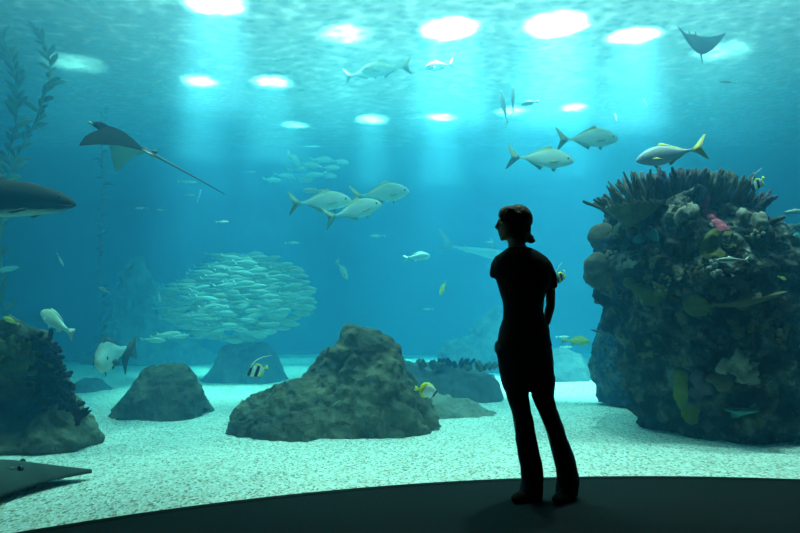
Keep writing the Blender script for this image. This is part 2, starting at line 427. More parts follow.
# ---------------------------------------------------------------- corals and sponges
cor_brown = noisy('finger_coral', [(.3, (.05, .045, .03)), (.7, (.15, .13, .09))], scale=9, bump=.5, bscale=60)
cor_purple = noisy('purple_coral', [(.3, (.045, .035, .045)), (.7, (.12, .09, .11))], scale=9, bump=.5, bscale=60)
cor_tan = noisy('tan_coral', [(.3, (.07, .065, .035)), (.7, (.17, .155, .09))], scale=12, bump=.7, bscale=50)
cor_black = noisy('dark_soft_coral', [(.3, (.006, .006, .008)), (.7, (.03, .022, .026))], scale=9, bump=.6, bscale=40)
sp_yel = noisy('yellow_sponge', [(.3, (.10, .11, .015)), (.7, (.24, .25, .035))], scale=7, bump=.5, bscale=30)
sp_olive = noisy('olive_sponge', [(.3, (.05, .052, .014)), (.7, (.12, .115, .03))], scale=7, bump=.5, bscale=30)
sp_pink = noisy('pink_coralline', [(.3, (.25, .035, .06)), (.7, (.50, .10, .15))], scale=7, bump=.5, bscale=30)
sp_pale = noisy('pale_coral', [(.3, (.09, .085, .065)), (.7, (.36, .33, .27))], scale=8, bump=.7, bscale=40)
sp_teal = noisy('teal_coral', [(.3, (.04, .17, .15)), (.7, (.09, .30, .27))], scale=8, bump=.5, bscale=40)
lobe_m = noisy('leather_coral', [(.3, (.05, .042, .025)), (.7, (.12, .10, .06))], scale=8, bump=.4, bscale=50)

def finger_coral(name, base, n, L, spread, direc, mat, r0=.016, rx=.12, seed=0, fork=True):
    rnd = random.Random(seed); bm = bmesh.new(); base = Vector(base); direc = Vector(direc).normalized()
    for k in range(n):
        a = rnd.uniform(0, 6.28); rr = rx*math.sqrt(rnd.random())
        b = base+Vector((rr*math.cos(a), rr*math.sin(a)*.8, rnd.uniform(-.03, .01)))
        d = (direc+Vector((math.cos(a)*rr/rx, math.sin(a)*rr/rx, 0))*spread+Vector([rnd.uniform(-.2, .2) for _ in range(3)])).normalized()
        l = L*rnd.uniform(.65, 1.1); bend = Vector([rnd.uniform(-.08, .08) for _ in range(3)])*l
        pts = [b-d*.06, b+d*l*.35+bend, b+d*l*.7+bend*.4, b+d*l]; r = r0*rnd.uniform(.8, 1.25)
        bm_tube(bm, pts, [r*1.5, r*1.15, r*1.0, r*.62], 7)
        if fork:
            for s in range(rnd.choice((1, 2, 2))):
                e = (d+Vector([rnd.uniform(-.7, .7) for _ in range(3)])).normalized(); t = rnd.uniform(.35, .7)
                p = b+d*l*t; bm_tube(bm, [p, p+e*l*.16, p+(e+d).normalized()*l*.34], [r*1.0, r*.85, r*.5], 6)
    return link(name, bm, mat)
fc = [  # px, py, n, length, spread, dir, mat, seed, radius, label
 (622,212,11,.26,.55,(-.75,0,.75),cor_brown,1,.11,'long-fingered staghorn coral leaning out over the left shoulder of the reef tower'),
 (640,200,12,.25,.5,(-.35,0,1),cor_brown,2,.12,'upright staghorn coral second from the left on the reef tower crest'),
 (662,192,16,.16,.4,(-.1,0,1),cor_purple,3,.13,'short dark finger coral on the tower crest under the silver fish'),
 (684,188,22,.17,.35,(0,0,1),cor_purple,4,.14,'dense dark finger coral in the middle of the tower crest'),
 (708,189,24,.17,.35,(.05,0,1),cor_brown,5,.14,'dense brown finger coral right of the crest middle'),
 (732,195,18,.18,.45,(.3,-.1,1),cor_brown,6,.13,'brown finger coral near the right end of the tower crest'),
 (750,205,16,.13,.5,(.5,-.1,.9),cor_purple,7,.12,'stubby finger coral at the right end of the crest, beside the bannerfish'),
 (650,210,22,.12,.6,(-.2,-.4,1),cor_tan,11,.13,'short tan finger coral in front of the tall staghorn fingers on the tower'),
 (686,198,24,.09,.6,(0,-.5,1),cor_brown,12,.13,'low brown coral stubble in front of the crest middle, above the pink crusts'),
 (762,222,14,.10,.5,(.8,-.1,.5),cor_brown,8,.10,'small knobby coral on the right shoulder of the tower below the crest'),
]
for px, py, n, L, spd, d, m, sd, rx, lab in fc:
    p = at(px, py, TD-.32)
    o = finger_coral('finger_coral', p, int(n*2.1), L, spd, d, m, seed=sd, rx=rx*1.15, r0=.0145 if sd < 3 else .0155)
    tag(o, lab, 'coral', 'finger corals on the reef tower crest')
def fan_plate(name, c, rx, ry, rz, mat, seed, teeth=0, tilt=0.0):
    """table coral: a shallow dish with a ribbed rim on a short stalk"""
    bm = bmesh.new(); nr, na = 12, 72; rnd = random.Random(seed); R = []
    for sgn, th in ((1, 0), (-1, -.03)):
        rows = []
        for i in range(1, nr+1):
            t = i/nr; row = []
            for k in range(na):
                a = 2*math.pi*k/na
                w = 1+.10*noise.noise(Vector((math.cos(a)*2, math.sin(a)*2, seed)))
                rib = (.5+.5*math.cos(a*teeth))*.034*t if teeth else 0
                row.append(bm.verts.new((rx*t*w*math.cos(a), ry*t*w*math.sin(a), rz*t*t+rib+(th*(1.2-t) if sgn < 0 else 0)+tilt*rx*t*math.cos(a))))
            rows.append(row)
        cen = bm.verts.new((0, 0, th*1.3 if sgn < 0 else 0))
        for k in range(na): bm.faces.new((cen, rows[0][k], rows[0][(k+1) % na]))
        for a, b in zip(rows, rows[1:]):
            for k in range(na): bm.faces.new((a[k], b[k], b[(k+1) % na], a[(k+1) % na]))
        R.append(rows)
    for k in range(na): bm.faces.new((R[0][-1][k], R[1][-1][k], R[1][-1][(k+1) % na], R[0][-1][(k+1) % na]))
    o = link(name, bm, mat); o.location = c
    bm = bmesh.new(); bm_tube(bm, [(0, 0, .0), (0, ry*.5, -.03), (0, ry*1.6, -.06)], [rx*.2, rx*.2, rx*.3], 12); link('stalk', bm, mat, o)
    return o
o = fan_plate('table_coral', at(633, 220, TD-.46), .23, .20, .11, cor_tan, 5, teeth=26, tilt=.08)
tag(o, 'ribbed tan table coral below the staghorn fingers on the upper left of the reef tower', 'coral')
p, n = on(tower, 735, 409)
o = fan_plate('table_coral', p+Vector((0, -.10, 0)), .13, .09, .012, sp_teal, 9)
tag(o, 'small flat teal table coral low on the front of the reef tower', 'coral')
p, n = on(tower, 745, 302)
o = fan_plate('plate_coral', p+Vector((0, -.02, 0)), .30, .16, .03, lobe_m, 12, tilt=.18)
tag(o, 'thin brown ledge-like plate coral across the middle of the reef tower', 'coral')

def crust(name, o, spots, mat, label, cat, seed, amp=.3, group=None, flat=.55):
    """encrusting growth: lumps fused along the rock face, spots = [(px, py, radius m)]"""
    bm = bmesh.new()
    for px, py, r in spots:
        p, n = on(o, px, py); q = n.to_track_quat('Z', 'Y').to_matrix().to_4x4()
        bm_ell(bm, p+n*r*.16, (r, r, r*flat), q, 14, 8)
    g = fuse(name, bm, mat, .014, smooth=3, disp=lambda c: amp*.06*noise.fractal(c*11+Vector((seed, 0, 0)), 1, 2, 4))
    return tag(g, label, cat, group)
crust('leather_coral', tower, [(604,237,.13)], lobe_m, 'rounded brown leather coral lobe jutting from the upper left of the reef tower', 'coral', 1, flat=1, amp=.25)
crust('leather_coral', tower, [(600,266,.13),(600,276,.13)], lobe_m, 'larger leather coral lobe just below the other on the left edge of the reef tower', 'coral', 2, flat=1, amp=.25)
crust('sponge', tower, [(630,283,.06),(640,291,.07),(652,297,.085),(661,290,.06)], sp_olive, 'olive sponge spreading on the middle left of the reef tower', 'sponge', 3)
crust('sponge', tower, [(711,240,.09),(709,250,.10),(715,258,.08)], sp_olive, 'olive-yellow sponge just below the pink crusts on the reef tower', 'sponge', 4)
crust('sponge', tower, [(728,236,.05),(732,248,.05)], sp_olive, 'narrow olive sponge right of the pink crusts, near the dark arch', 'sponge', 5)
crust('sponge', tower, [(694,304,.09),(698,306,.10)], sp_olive, 'green sponge in the centre of the reef tower above the dark band', 'sponge', 6)
crust('sponge', tower, [(681,377,.06),(680,386,.065),(682,395,.07),(684,403,.07),(690,410,.08),(691,418,.06)], sp_yel, 'long yellow-green sponge running down the lower face of the reef tower', 'sponge', 7)
crust('coralline_crust', tower, [(703,202,.065)], sp_pink, 'pink crust spot topmost of those near the tower crest', 'coral', 8)
crust('coralline_crust', tower, [(703,214,.06),(709,217,.07),(713,221,.065)], sp_pink, 'mid pink crust patch under the tower crest', 'coral', 9)
crust('coralline_crust', tower, [(718,226,.075),(722,231,.065)], sp_pink, 'lowest and brightest pink crust patch under the tower crest', 'coral', 10)
crust('brain_coral', tower, [(722,382,.09),(712,378,.05)], lobe_m, 'round brown coral head at the left of the pale lumpy coral low on the tower', 'coral', 11, flat=.7)
crust('pale_coral', tower, [(728,370,.07),(738,364,.08),(748,368,.075),(752,376,.05),(742,378,.05)], sp_pale, 'pale lumpy coral low on the front of the reef tower above the teal table coral', 'coral', 12, amp=1.8, flat=.7)
crust('brain_coral', tower, [(740,360,.05)], lobe_m, 'small round brown cup coral on top of the pale lumpy coral', 'coral', 13, flat=1.6)
crust('brain_coral', tower, [(700,378,.08),(705,385,.09),(698,392,.08)], cor_purple, 'dusky rounded coral right of the long yellow-green sponge', 'coral', 14, flat=.6)
crust('soft_coral', tower, [(640,240,.06),(655,236,.06)], sp_teal, 'small teal soft coral under the ribbed table coral', 'coral', 15, flat=.4)
crust('soft_coral', tower, [(676,216,.07),(690,212,.06),(664,222,.05)], sp_pale, 'dull pale coral tuft left of the pink crusts', 'coral', 16, amp=1.6, flat=.5)
crust('pale_coral', tower, [(735,213,.05),(748,216,.06),(758,225,.055)], sp_pale, 'pale crust curving over the dark arch on the upper right of the tower', 'coral', 17, amp=1.6, flat=.5)
crust('pale_coral', side_reef, [(784,240,.08),(792,248,.08),(798,256,.07),(776,252,.05)], sp_pale, 'grey-white crusted coral on top of the lower reef mass at the frame edge', 'coral', 18, amp=1.1, flat=.5)
crust('pale_coral', side_reef, [(777,297,.04),(785,296,.04),(792,294,.04)], sp_pale, 'thin line of pale coral across the lower reef mass', 'coral', 19, amp=.8, flat=.5)
crust('pale_coral', side_reef, [(780,325,.07),(788,318,.07),(795,332,.08),(778,338,.05)], cor_tan, 'frilly tan coral below the thin pale line on the lower reef mass', 'coral', 20, amp=1.4, flat=.6)
crust('brain_coral', side_reef, [(764,270,.06),(770,278,.06)], lobe_m, 'brown coral head at the join between tower and lower reef mass', 'coral', 21, flat=.7)
p, n = on(back_reef, 606, 334)
o = fan_plate('plate_coral', p+Vector((-.03, -.05, .02)), .16, .10, .02, cor_brown, 14, tilt=-.1)
tag(o, 'dark plate coral jutting left from the reef stump toward the yellow fish', 'coral')
crust('soft_coral', back_reef, [(612,322,.05),(614,330,.04)], sp_teal, 'pale teal tuft on top of the reef stump', 'coral', 22, flat=.8)

# small encrusting growths all over the reef faces: parts of the rock they grow on
def growth(o, n, box, seed, mats, rr=(.03, .085)):
    rnd = random.Random(seed)
    for k in range(n):
        px, py = rnd.uniform(box[0], box[2]), rnd.uniform(box[1], box[3])
        p, nn = on(o, px, py); R = rnd.uniform(*rr)*(1.15-.5*(py-box[1])/(box[3]-box[1])); bm = bmesh.new(); kind = rnd.random()
        q = nn.to_track_quat('Z', 'Y').to_matrix().to_4x4(); t1, t2 = q.col[0].to_3d(), q.col[1].to_3d()
        for j in range(rnd.randint(5, 11)):
            a, r = rnd.uniform(0, 6.28), R*math.sqrt(rnd.random()); c = p+(t1*math.cos(a)+t2*math.sin(a))*r
            if kind < .45: bm_ell(bm, c+nn*.008, (R*.42, R*.34, R*.3), q @ Matrix.Rotation(a, 4, 'Z'), 9, 6)
            elif kind < .75:
                d = (nn+Vector((math.cos(a)*.6, 0, .5+math.sin(a)*.5))).normalized(); bm_tube(bm, [c-nn*.02, c+d*R*.4, c+d*R*.85], [R*.17, R*.19, R*.10], 6)
            else: bm_ell(bm, c+nn*.01, (R*.7, R*.5, R*.10), q @ Matrix.Rotation(rnd.uniform(-.6, .6), 4, 'X') @ Matrix.Rotation(a, 4, 'Z'), 12, 6)
        link('encrusting_coral', bm, rnd.choice(mats), o)
MM = [cor_brown, cor_purple, cor_tan, lobe_m, sp_olive, cor_tan, sp_pale, lobe_m]
growth(tower, 60, (606, 205, 765, 300), 5, MM); growth(tower, 36, (615, 300, 790, 430), 6, [cor_brown, cor_purple, lobe_m, cor_brown, cor_tan], (.03, .07))
growth(side_reef, 46, (770, 235, 800, 400), 7, [cor_tan, sp_pale, cor_tan, cor_purple, lobe_m, sp_teal], (.03, .08))
growth(back_reef, 12, (597, 335, 622, 395), 8, [cor_brown, cor_tan, lobe_m])
# crust of dark knobby coral over the left reef, and a loose tuft at its foot
def knob_patch(name, spots, R, mat, label, cat, seed, ref):
    rnd = random.Random(seed); bm = bmesh.new()
    for px, py in spots:
        p, n = on(ref, px, py)
        for k in range(10):
            q = p+Vector([rnd.uniform(-1, 1) for _ in range(3)])*R; d = (n+Vector([rnd.uniform(-.8, .8) for _ in range(3)])+Vector((.2, 0, .3))).normalized()
            l = rnd.uniform(.02, .045)
            bm_tube(bm, [q-d*.04, q+d*l*.5, q+d*l], [.016, .021, .015], 6); bm_ell(bm, q+d*l, (.018, .018, .018), None, 6, 4)
    return tag(link(name, bm, mat), label, cat)
sp = [(x, y) for y, xs in ((342,(36,42)),(348,(38,46)),(354,(38,46,50)),(362,(38,44,52)),(370,(38,46,54,58)),(378,(42,50,58)),(386,(36,46,54,62)),(394,(44,54,62,66)),(402,(56,64,70)),(408,(66,72))) for x in xs]
knob_patch('knobby_coral', sp, .06, cor_black, 'blackish knobby coral carpeting the right flank of the left reef rock', 'coral', 4, left_reef)
o = finger_coral('coral_tuft', at(79, 414, 4.95), 12, .07, .9, (.3, 0, 1), cor_black, r0=.009, rx=.035, seed=9)
tag(o, 'small blackish coral tuft clinging to the lower slope of the left reef rock', 'coral')
crust('algae_mat', left_reef, [(8,350,.11),(18,354,.10),(24,364,.08),(6,362,.10)], noisy('algae_green', [(.3, (.05, .08, .03)), (.7, (.14, .19, .08))], scale=7, bump=.6, bscale=30), 'green-brown algae cushion on the top of the left reef rock', 'algae', 23, flat=.4, amp=1.6)
# coral fringe along the pale mound and the slate boulder
for k, (px, py, D, lab) in enumerate([(448,352,12.4,'pale tuft on the left slope of the hazy mound'), (480,330,12.4,'pale tuft half-way up the hazy mound'), (498,308,12.4,'pale tuft on the peak of the hazy mound'), (430,362,8.1,'dull coral tuft on the left end of the slate-blue boulder'), (456,361,8.1,'dark coral tuft on the crest of the slate-blue boulder'), (478,364,8.1,'dull coral tuft at the right end of the slate-blue boulder')]):
    o = finger_coral('coral_tuft', at(px, py, D), 13, .045, 1.5, (0, 0, 1), cor_black if k == 4 else sp_pale if k < 3 else cor_tan, r0=.018, rx=.24, seed=60+k)
    tag(o, lab, 'coral')

growth(left_reef, 22, (0, 335, 40, 385), 9, [cor_tan, lobe_m, cor_brown, sp_olive], (.03, .08))
# ---------------------------------------------------------------- kelp
kelp_m = noisy('kelp', [(.3, (.10, .12, .03)), (.7, (.24, .24, .07))], scale=5, bump=.2, rough=.6)
kelp_far = noisy('dark_kelp', [(.3, (.03, .05, .03)), (.7, (.08, .10, .06))], scale=5, bump=.2, rough=.6)
def kelp(path, D, blade, nb, mat, label, seed, r=.012, droop=.2, side=1.0):
    rnd = random.Random(seed); root = empty('kelp', at(*path[0], D)); base = root.location.copy()
    pts = [at(px, py, D+.15*math.sin(i*1.3))-base for i, (px, py) in enumerate(path)]
    bm = bmesh.new(); bm_tube(bm, pts, r, 6); link('stem', bm, mat, root)
    bm = bmesh.new(); n = len(pts)-1
    for k in range(nb):
        t = (k+.5)/nb*n; i = min(int(t), n-1); p = pts[i].lerp(pts[i+1], t-i); up = (pts[i]-pts[i+1]).normalized()
        if up.z < 0: up = -up
        a = rnd.uniform(0, 6.28); out = Vector((math.cos(a)*side*.6, math.sin(a)*.5, 0)); L = blade*rnd.uniform(.5, .95); W = L*.13
        d = (out+up*rnd.uniform(.4, 1.1)).normalized(); wv = d.cross(Vector((rnd.uniform(-.3, .3), 1, .2))).normalized()
        prev = None; tk = d.cross(wv).normalized()*.003
        for s in range(8):
            u = s/7; c = p+d*L*u+Vector((0, 0, -droop*L*u*u)); ww = W*math.sin(math.pi*min(1, u*.92+.06))**.7*(1+.12*math.sin(s*2.4+k))
            cur = [bm.verts.new(c+wv*ww+tk), bm.verts.new(c-wv*ww+tk), bm.verts.new(c-wv*ww-tk), bm.verts.new(c+wv*ww-tk)]
            if prev:
                for q in range(4): bm.faces.new((prev[q], prev[(q+1) % 4], cur[(q+1) % 4], cur[q]))
            else: bm.faces.new(cur[::-1])
            prev = cur
        bm.faces.new(prev)
        bm_ell(bm, p+d*.02, (.014, .014, .014), None, 6, 4)
    link('foliage', bm, mat, root)
    return tag(root, label, 'seaweed')
kelp([(4,395),(4,330),(2,280),(0,230),(4,190),(12,165),(26,140),(38,118),(43,98),(50,80),(50,60),(44,42),(36,30)], 8.6, .28, 90, kelp_m, 'tall kelp strand curling at its top, right of the other strand above the dark fish', 1)
kelp([(-12,395),(-10,330),(-8,260),(-4,210),(2,180),(10,150),(17,120),(18,95),(14,70),(8,50),(0,30)], 9.0, .34, 96, kelp_m, 'tall kelp strand with broad blades cut by the left edge of the frame', 2)
kelp([(100,372),(101,340),(102,300),(100,260),(101,220),(103,180),(102,140),(104,110)], 12.6, .32, 90, kelp_far, 'faint dark kelp column rising straight behind the eagle ray', 3, droop=.6)

# ---------------------------------------------------------------- fish
eye_m = plain('fish_eye', (.01, .01, .012), .15, .6)
def fin_mesh(bm, pts, th=.012, wave=0):
    """a fin: outline in the x-z plane given a tapering thickness"""
    c = Vector((sum(p[0] for p in pts)/len(pts), 0, sum(p[1] for p in pts)/len(pts)))
    n = len(pts)
    rim = [bm.verts.new((p[0], 0, p[1])) for p in pts]
    A = bm.verts.new((c.x, th, c.z)); B = bm.verts.new((c.x, -th, c.z))
    for k in range(n):
        bm.faces.new((rim[k], rim[(k+1) % n], A)); bm.faces.new((rim[(k+1) % n], rim[k], B))
def fish_body(top, bot, wid, n=28, m=18):
    """unit-length body: x from 0 (snout) to -1 (tail root) with top, bottom and half-width profiles"""
    bm = bmesh.new(); R = []
    for i in range(n+1):
        t = (i/n)**1.15; a, b, w = lerp(top, t), lerp(bot, t), lerp(wid, t)
        h = (a-b)/2; c = (a+b)/2; row = []
        for k in range(m):
            q = 2*math.pi*k/m; row.append(bm.verts.new((-t, w*math.copysign(abs(math.sin(q))**.9, math.sin(q)), c+h*math.cos(q))))
        R.append(row)
    for a, b in zip(R, R[1:]):
        for k in range(m): bm.faces.new((a[k], a[(k+1) % m], b[(k+1) % m], b[k]))
    bm.faces.new(R[0][::-1]); bm.faces.new(R[-1])
    return bm
def make_fish(name, top, bot, wid, fins, skin, finm, eye=(-.12, .03, .022), label_parts=None, size=1, bend=0, detail=True):
    """root = the body mesh (length 1), its fins and eyes as children"""
    bm = fish_body(top, bot, wid)
    def bd(bm):
        if bend:
            for v in bm.verts: v.co.y += bend*min(0, v.co.x+.35)**2*math.copysign(1, 1)
    bmesh.ops.subdivide_edges(bm, edges=[], cuts=1); bd(bm)
    root = link(name, bm, skin)
    if detail:
        for fn, pts, yo, rot, fm in fins:
            b2 = bmesh.new(); fin_mesh(b2, pts, .006)
            if rot:
                px, pz = pts[0]
                bmesh.ops.rotate(b2, verts=b2.verts, cent=(px, 0, pz), matrix=Matrix.Rotation(rot, 3, 'X') if fn != 'pectoral_fin' else Matrix.Rotation(rot, 3, 'Z'))
            for v in b2.verts: v.co.y += yo
            bd(b2); link(fn, b2, fm or finm, root)
        for s in (1, -1):
            b2 = bmesh.new(); w = lerp(wid, -eye[0]); bm_ell(b2, (eye[0], s*w*.86, eye[1]), (eye[2], eye[2]*.6, eye[2]), None, 10, 7); link('eye', b2, eye_m, root)
    else:
        # small far fish: fins belong to the one mesh
        me = root.data; bm = bmesh.new(); bm.from_mesh(me)
        for fn, pts, yo, rot, fm in fins:
            if fn in ('tail_fin', 'dorsal_fin', 'anal_fin'): fin_mesh(bm, pts, .008)
        bm.to_mesh(me); bm.free()
        for p in me.polygons: p.use_smooth = True
    return root
FK = .11   # peduncle
jack = dict(
 top=[(0,.0),(.03,.045),(.08,.085),(.18,.14),(.32,.18),(.45,.185),(.6,.15),(.75,.085),(.88,.035),(1,.018)],
 bot=[(0,-.02),(.03,-.04),(.1,-.08),(.2,-.115),(.35,-.145),(.5,-.145),(.62,-.115),(.75,-.065),(.88,-.028),(1,-.016)],
 wid=[(0,.012),(.04,.035),(.12,.062),(.3,.085),(.5,.075),(.7,.045),(.88,.018),(1,.01)],
 fins=[('tail_fin', [(-.96,.0),(-1.06,.08),(-1.20,.22),(-1.24,.235),(-1.17,.10),(-1.12,.0),(-1.17,-.10),(-1.24,-.235),(-1.20,-.22),(-1.06,-.08)], 0, 0, None),
       ('dorsal_fin', [(-.40,.165),(-.45,.235),(-.52,.22),(-.62,.17),(-.85,.06),(-.9,.03),(-.7,.09),(-.55,.14)], 0, 0, None),
       ('anal_fin', [(-.55,-.11),(-.60,-.19),(-.66,-.15),(-.85,-.05),(-.9,-.02),(-.7,-.07)], 0, 0, None),
       ('pectoral_fin', [(-.27,-.02),(-.36,-.02),(-.50,-.075),(-.42,-.075),(-.30,-.05)], .075, -.25, None),
       ('pectoral_fin', [(-.27,-.02),(-.36,-.02),(-.50,-.075),(-.42,-.075),(-.30,-.05)], -.075, .25, None),
       ('pelvic_fin', [(-.30,-.13),(-.34,-.20),(-.38,-.19),(-.40,-.14)], 0, 0, None)])
slim = dict(
 top=[(0,.0),(.05,.04),(.15,.075),(.35,.10),(.55,.095),(.75,.055),(.9,.022),(1,.014)],
 bot=[(0,-.01),(.05,-.035),(.15,-.07),(.35,-.10),(.55,-.09),(.75,-.05),(.9,-.02),(1,-.012)],
 wid=[(0,.01),(.08,.035),(.3,.06),(.55,.05),(.8,.025),(1,.008)],
 fins=[('tail_fin', [(-.97,0),(-1.05,.05),(-1.16,.13),(-1.10,0),(-1.16,-.13),(-1.05,-.05)], 0, 0, None),
       ('dorsal_fin', [(-.38,.09),(-.44,.15),(-.55,.11),(-.7,.06),(-.5,.09)], 0, 0, None),
       ('anal_fin', [(-.55,-.08),(-.6,-.12),(-.75,-.05),(-.65,-.06)], 0, 0, None)])
perch = dict(   # deep, blunt reef fish with a squarish tail
 top=[(0,.0),(.04,.06),(.1,.115),(.2,.165),(.35,.19),(.5,.175),(.65,.135),(.8,.085),(.9,.06),(1,.055)],
 bot=[(0,-.03),(.05,-.07),(.12,-.11),(.25,-.15),(.4,-.16),(.55,-.14),(.7,-.10),(.85,-.06),(1,-.05)],
 wid=[(0,.02),(.06,.055),(.15,.08),(.35,.095),(.6,.07),(.8,.04),(1,.014)],
 fins=[('tail_fin', [(-.97,.03),(-1.08,.09),(-1.22,.15),(-1.20,0),(-1.22,-.15),(-1.08,-.09),(-.97,-.03)], 0, 0, None),
       ('dorsal_fin', [(-.25,.17),(-.30,.23),(-.45,.235),(-.62,.20),(-.78,.15),(-.82,.09),(-.6,.14),(-.4,.17)], 0, 0, None),
       ('anal_fin', [(-.6,-.12),(-.66,-.19),(-.78,-.14),(-.82,-.07)], 0, 0, None),
       ('pectoral_fin', [(-.25,-.03),(-.32,-.0),(-.42,-.05),(-.38,-.10),(-.28,-.07)], .09, -.35, None),
       ('pectoral_fin', [(-.25,-.03),(-.32,-.0),(-.42,-.05),(-.38,-.10),(-.28,-.07)], -.09, .35, None),
       ('pelvic_fin', [(-.30,-.14),(-.36,-.22),(-.42,-.20),(-.40,-.15)], 0, 0, None)])
disc = dict(    # butterflyfish and bannerfish
 top=[(0,.0),(.06,.03),(.12,.07),(.2,.17),(.32,.27),(.5,.32),(.68,.29),(.82,.20),(.93,.09),(1,.05)],
 bot=[(0,-.02),(.06,-.045),(.14,-.10),(.25,-.18),(.42,-.26),(.58,-.28),(.74,-.22),(.88,-.12),(1,-.05)],
 wid=[(0,.01),(.08,.03),(.25,.065),(.5,.075),(.75,.05),(1,.014)],
 fins=[('tail_fin', [(-.98,.04),(-1.08,.08),(-1.20,.12),(-1.19,0),(-1.20,-.12),(-1.08,-.08),(-.98,-.04)], 0, 0, None),
       ('dorsal_fin', [(-.30,.25),(-.40,.36),(-.60,.41),(-.80,.36),(-.95,.20),(-.96,.09),(-.8,.21),(-.6,.30)], 0, 0, None),
       ('anal_fin', [(-.5,-.26),(-.65,-.36),(-.82,-.32),(-.94,-.16),(-.93,-.08),(-.75,-.21)], 0, 0, None),
       ('pectoral_fin', [(-.30,-.02),(-.38,.0),(-.44,-.04),(-.40,-.09),(-.32,-.06)], .07, -.4, None),
       ('pectoral_fin', [(-.30,-.02),(-.38,.0),(-.44,-.04),(-.40,-.09),(-.32,-.06)], -.07, .4, None),
       ('pelvic_fin', [(-.34,-.21),(-.44,-.34),(-.46,-.26)], 0, 0, None)])
for q in ('top','bot'): jack[q] = [(a, b*1.10) for a, b in jack[q]]
jack['fins'] = [(f, [(x, z*(1.10 if f != 'tail_fin' else 1)) for x, z in p], y, r, m) for f, p, y, r, m in jack['fins']]
silver = fish_mat('silver_green_skin', (.50, .60, .38), (.82, .88, .72), (.92, .95, .88))
silver2 = fish_mat('silver_grey_skin', (.36, .42, .42), (.50, .54, .55), (.82, .84, .84))
dull = fish_mat('dull_fish_skin', (.25, .32, .28), (.50, .56, .48), (.68, .72, .66))
yfin = plain('yellow_fin', (.55, .50, .16), .6); gfin = plain('green_fin', (.42, .50, .28), .5); pfin = plain('pale_fin', (.65, .70, .55), .5)
dfin = plain('dark_fin', (.06, .07, .065), .5)
def stripe_mat(name, angle, stops, coord='Generated'):
    m, nt, b = nmat(name); L = nt.links.new
    tc = N(nt, 'ShaderNodeTexCoord'); mp = N(nt, 'ShaderNodeMapping'); mp.inputs['Rotation'].default_value = (0, angle, 0); L(tc.outputs[coord], mp.inputs[0])
    sp = N(nt, 'ShaderNodeSeparateXYZ'); L(mp.outputs[0], sp.inputs[0])
    mr = N(nt, 'ShaderNodeMath', operation='ADD'); mr.inputs[1].default_value = -.5*math.sin(angle); L(sp.outputs[0], mr.inputs[0])
    r = ramp(nt, mr.outputs[0], stops); L(r.outputs[0], b.inputs['Base Color']); b.inputs['Roughness'].default_value = .45
    return m
W_, K_, Y_, O_ = (.85, .87, .85), (.01, .01, .012), (.80, .75, .04), (.75, .35, .03)
butter_skin = stripe_mat('butterflyfish_skin', -.25, [(0, Y_), (.12, Y_), (.17, O_), (.23, O_), (.27, W_), (.74, W_), (.76, K_), (.82, K_), (.84, W_)])
banner_skin = stripe_mat('bannerfish_skin', .45, [(0, W_), (.22, W_), (.25, K_), (.42, K_), (.45, W_), (.64, W_), (.67, K_), (.84, K_), (.87, W_)])
yellow_skin = fish_mat('yellow_fish_skin', (.45, .50, .05), (.75, .75, .12), (.80, .80, .30))

def place(o, px, py, L, heading=0, pitch=0, roll=0, D=7, out=0):
    """centre of the fish at a pixel and distance; L total length in pixels as seen; heading 0 = to the right,
    180 = to the left, 90 = away; pitch > 0 nose up"""
    ln = L/F*D/1.2
    c = abs(math.cos(math.radians(heading)))
    ln = ln/max(c, .45)
    R = Matrix.Rotation(math.radians(heading), 4, 'Z') @ Matrix.Rotation(math.radians(-pitch), 4, 'Y') @ Matrix.Rotation(math.radians(roll), 4, 'X')
    off = R @ Vector((.6*ln, 0, 0))
    o.matrix_world = Matrix.Translation(at(px, py, D)+off) @ R @ Matrix.Diagonal((ln, ln, ln, 1))
    return o
P_ = {}
def fish(kind, name, px, py, L, heading, pitch, D, label, cat='fish', group=None, roll=0, **k):
    key = kind
    if key not in P_:
        P_[key] = KINDS_[kind](name); o = P_[key]
    else:
        o = dup(P_[key])
        o.name = name
    place(o, px, py, L, heading, pitch, roll, D)
    o['label'] = label; o['category'] = cat
    if group: o['group'] = group
    elif 'group' in o: del o['group']
    return o
def banner(name):
    o = make_fish(name, **disc, skin=banner_skin, finm=plain('banner_yellow', (.72, .80, .05), .5))
    b = bmesh.new(); pts = [(-.36, 0, .28), (-.52, 0, .44), (-.78, 0, .55), (-1.15, 0, .58), (-1.6, 0, .50)]
    bm_tube(b, pts, [.045, .035, .026, .018, .008], 6); link('dorsal_filament', b, plain('white_filament', (.85, .88, .88), .5), o)
    return o
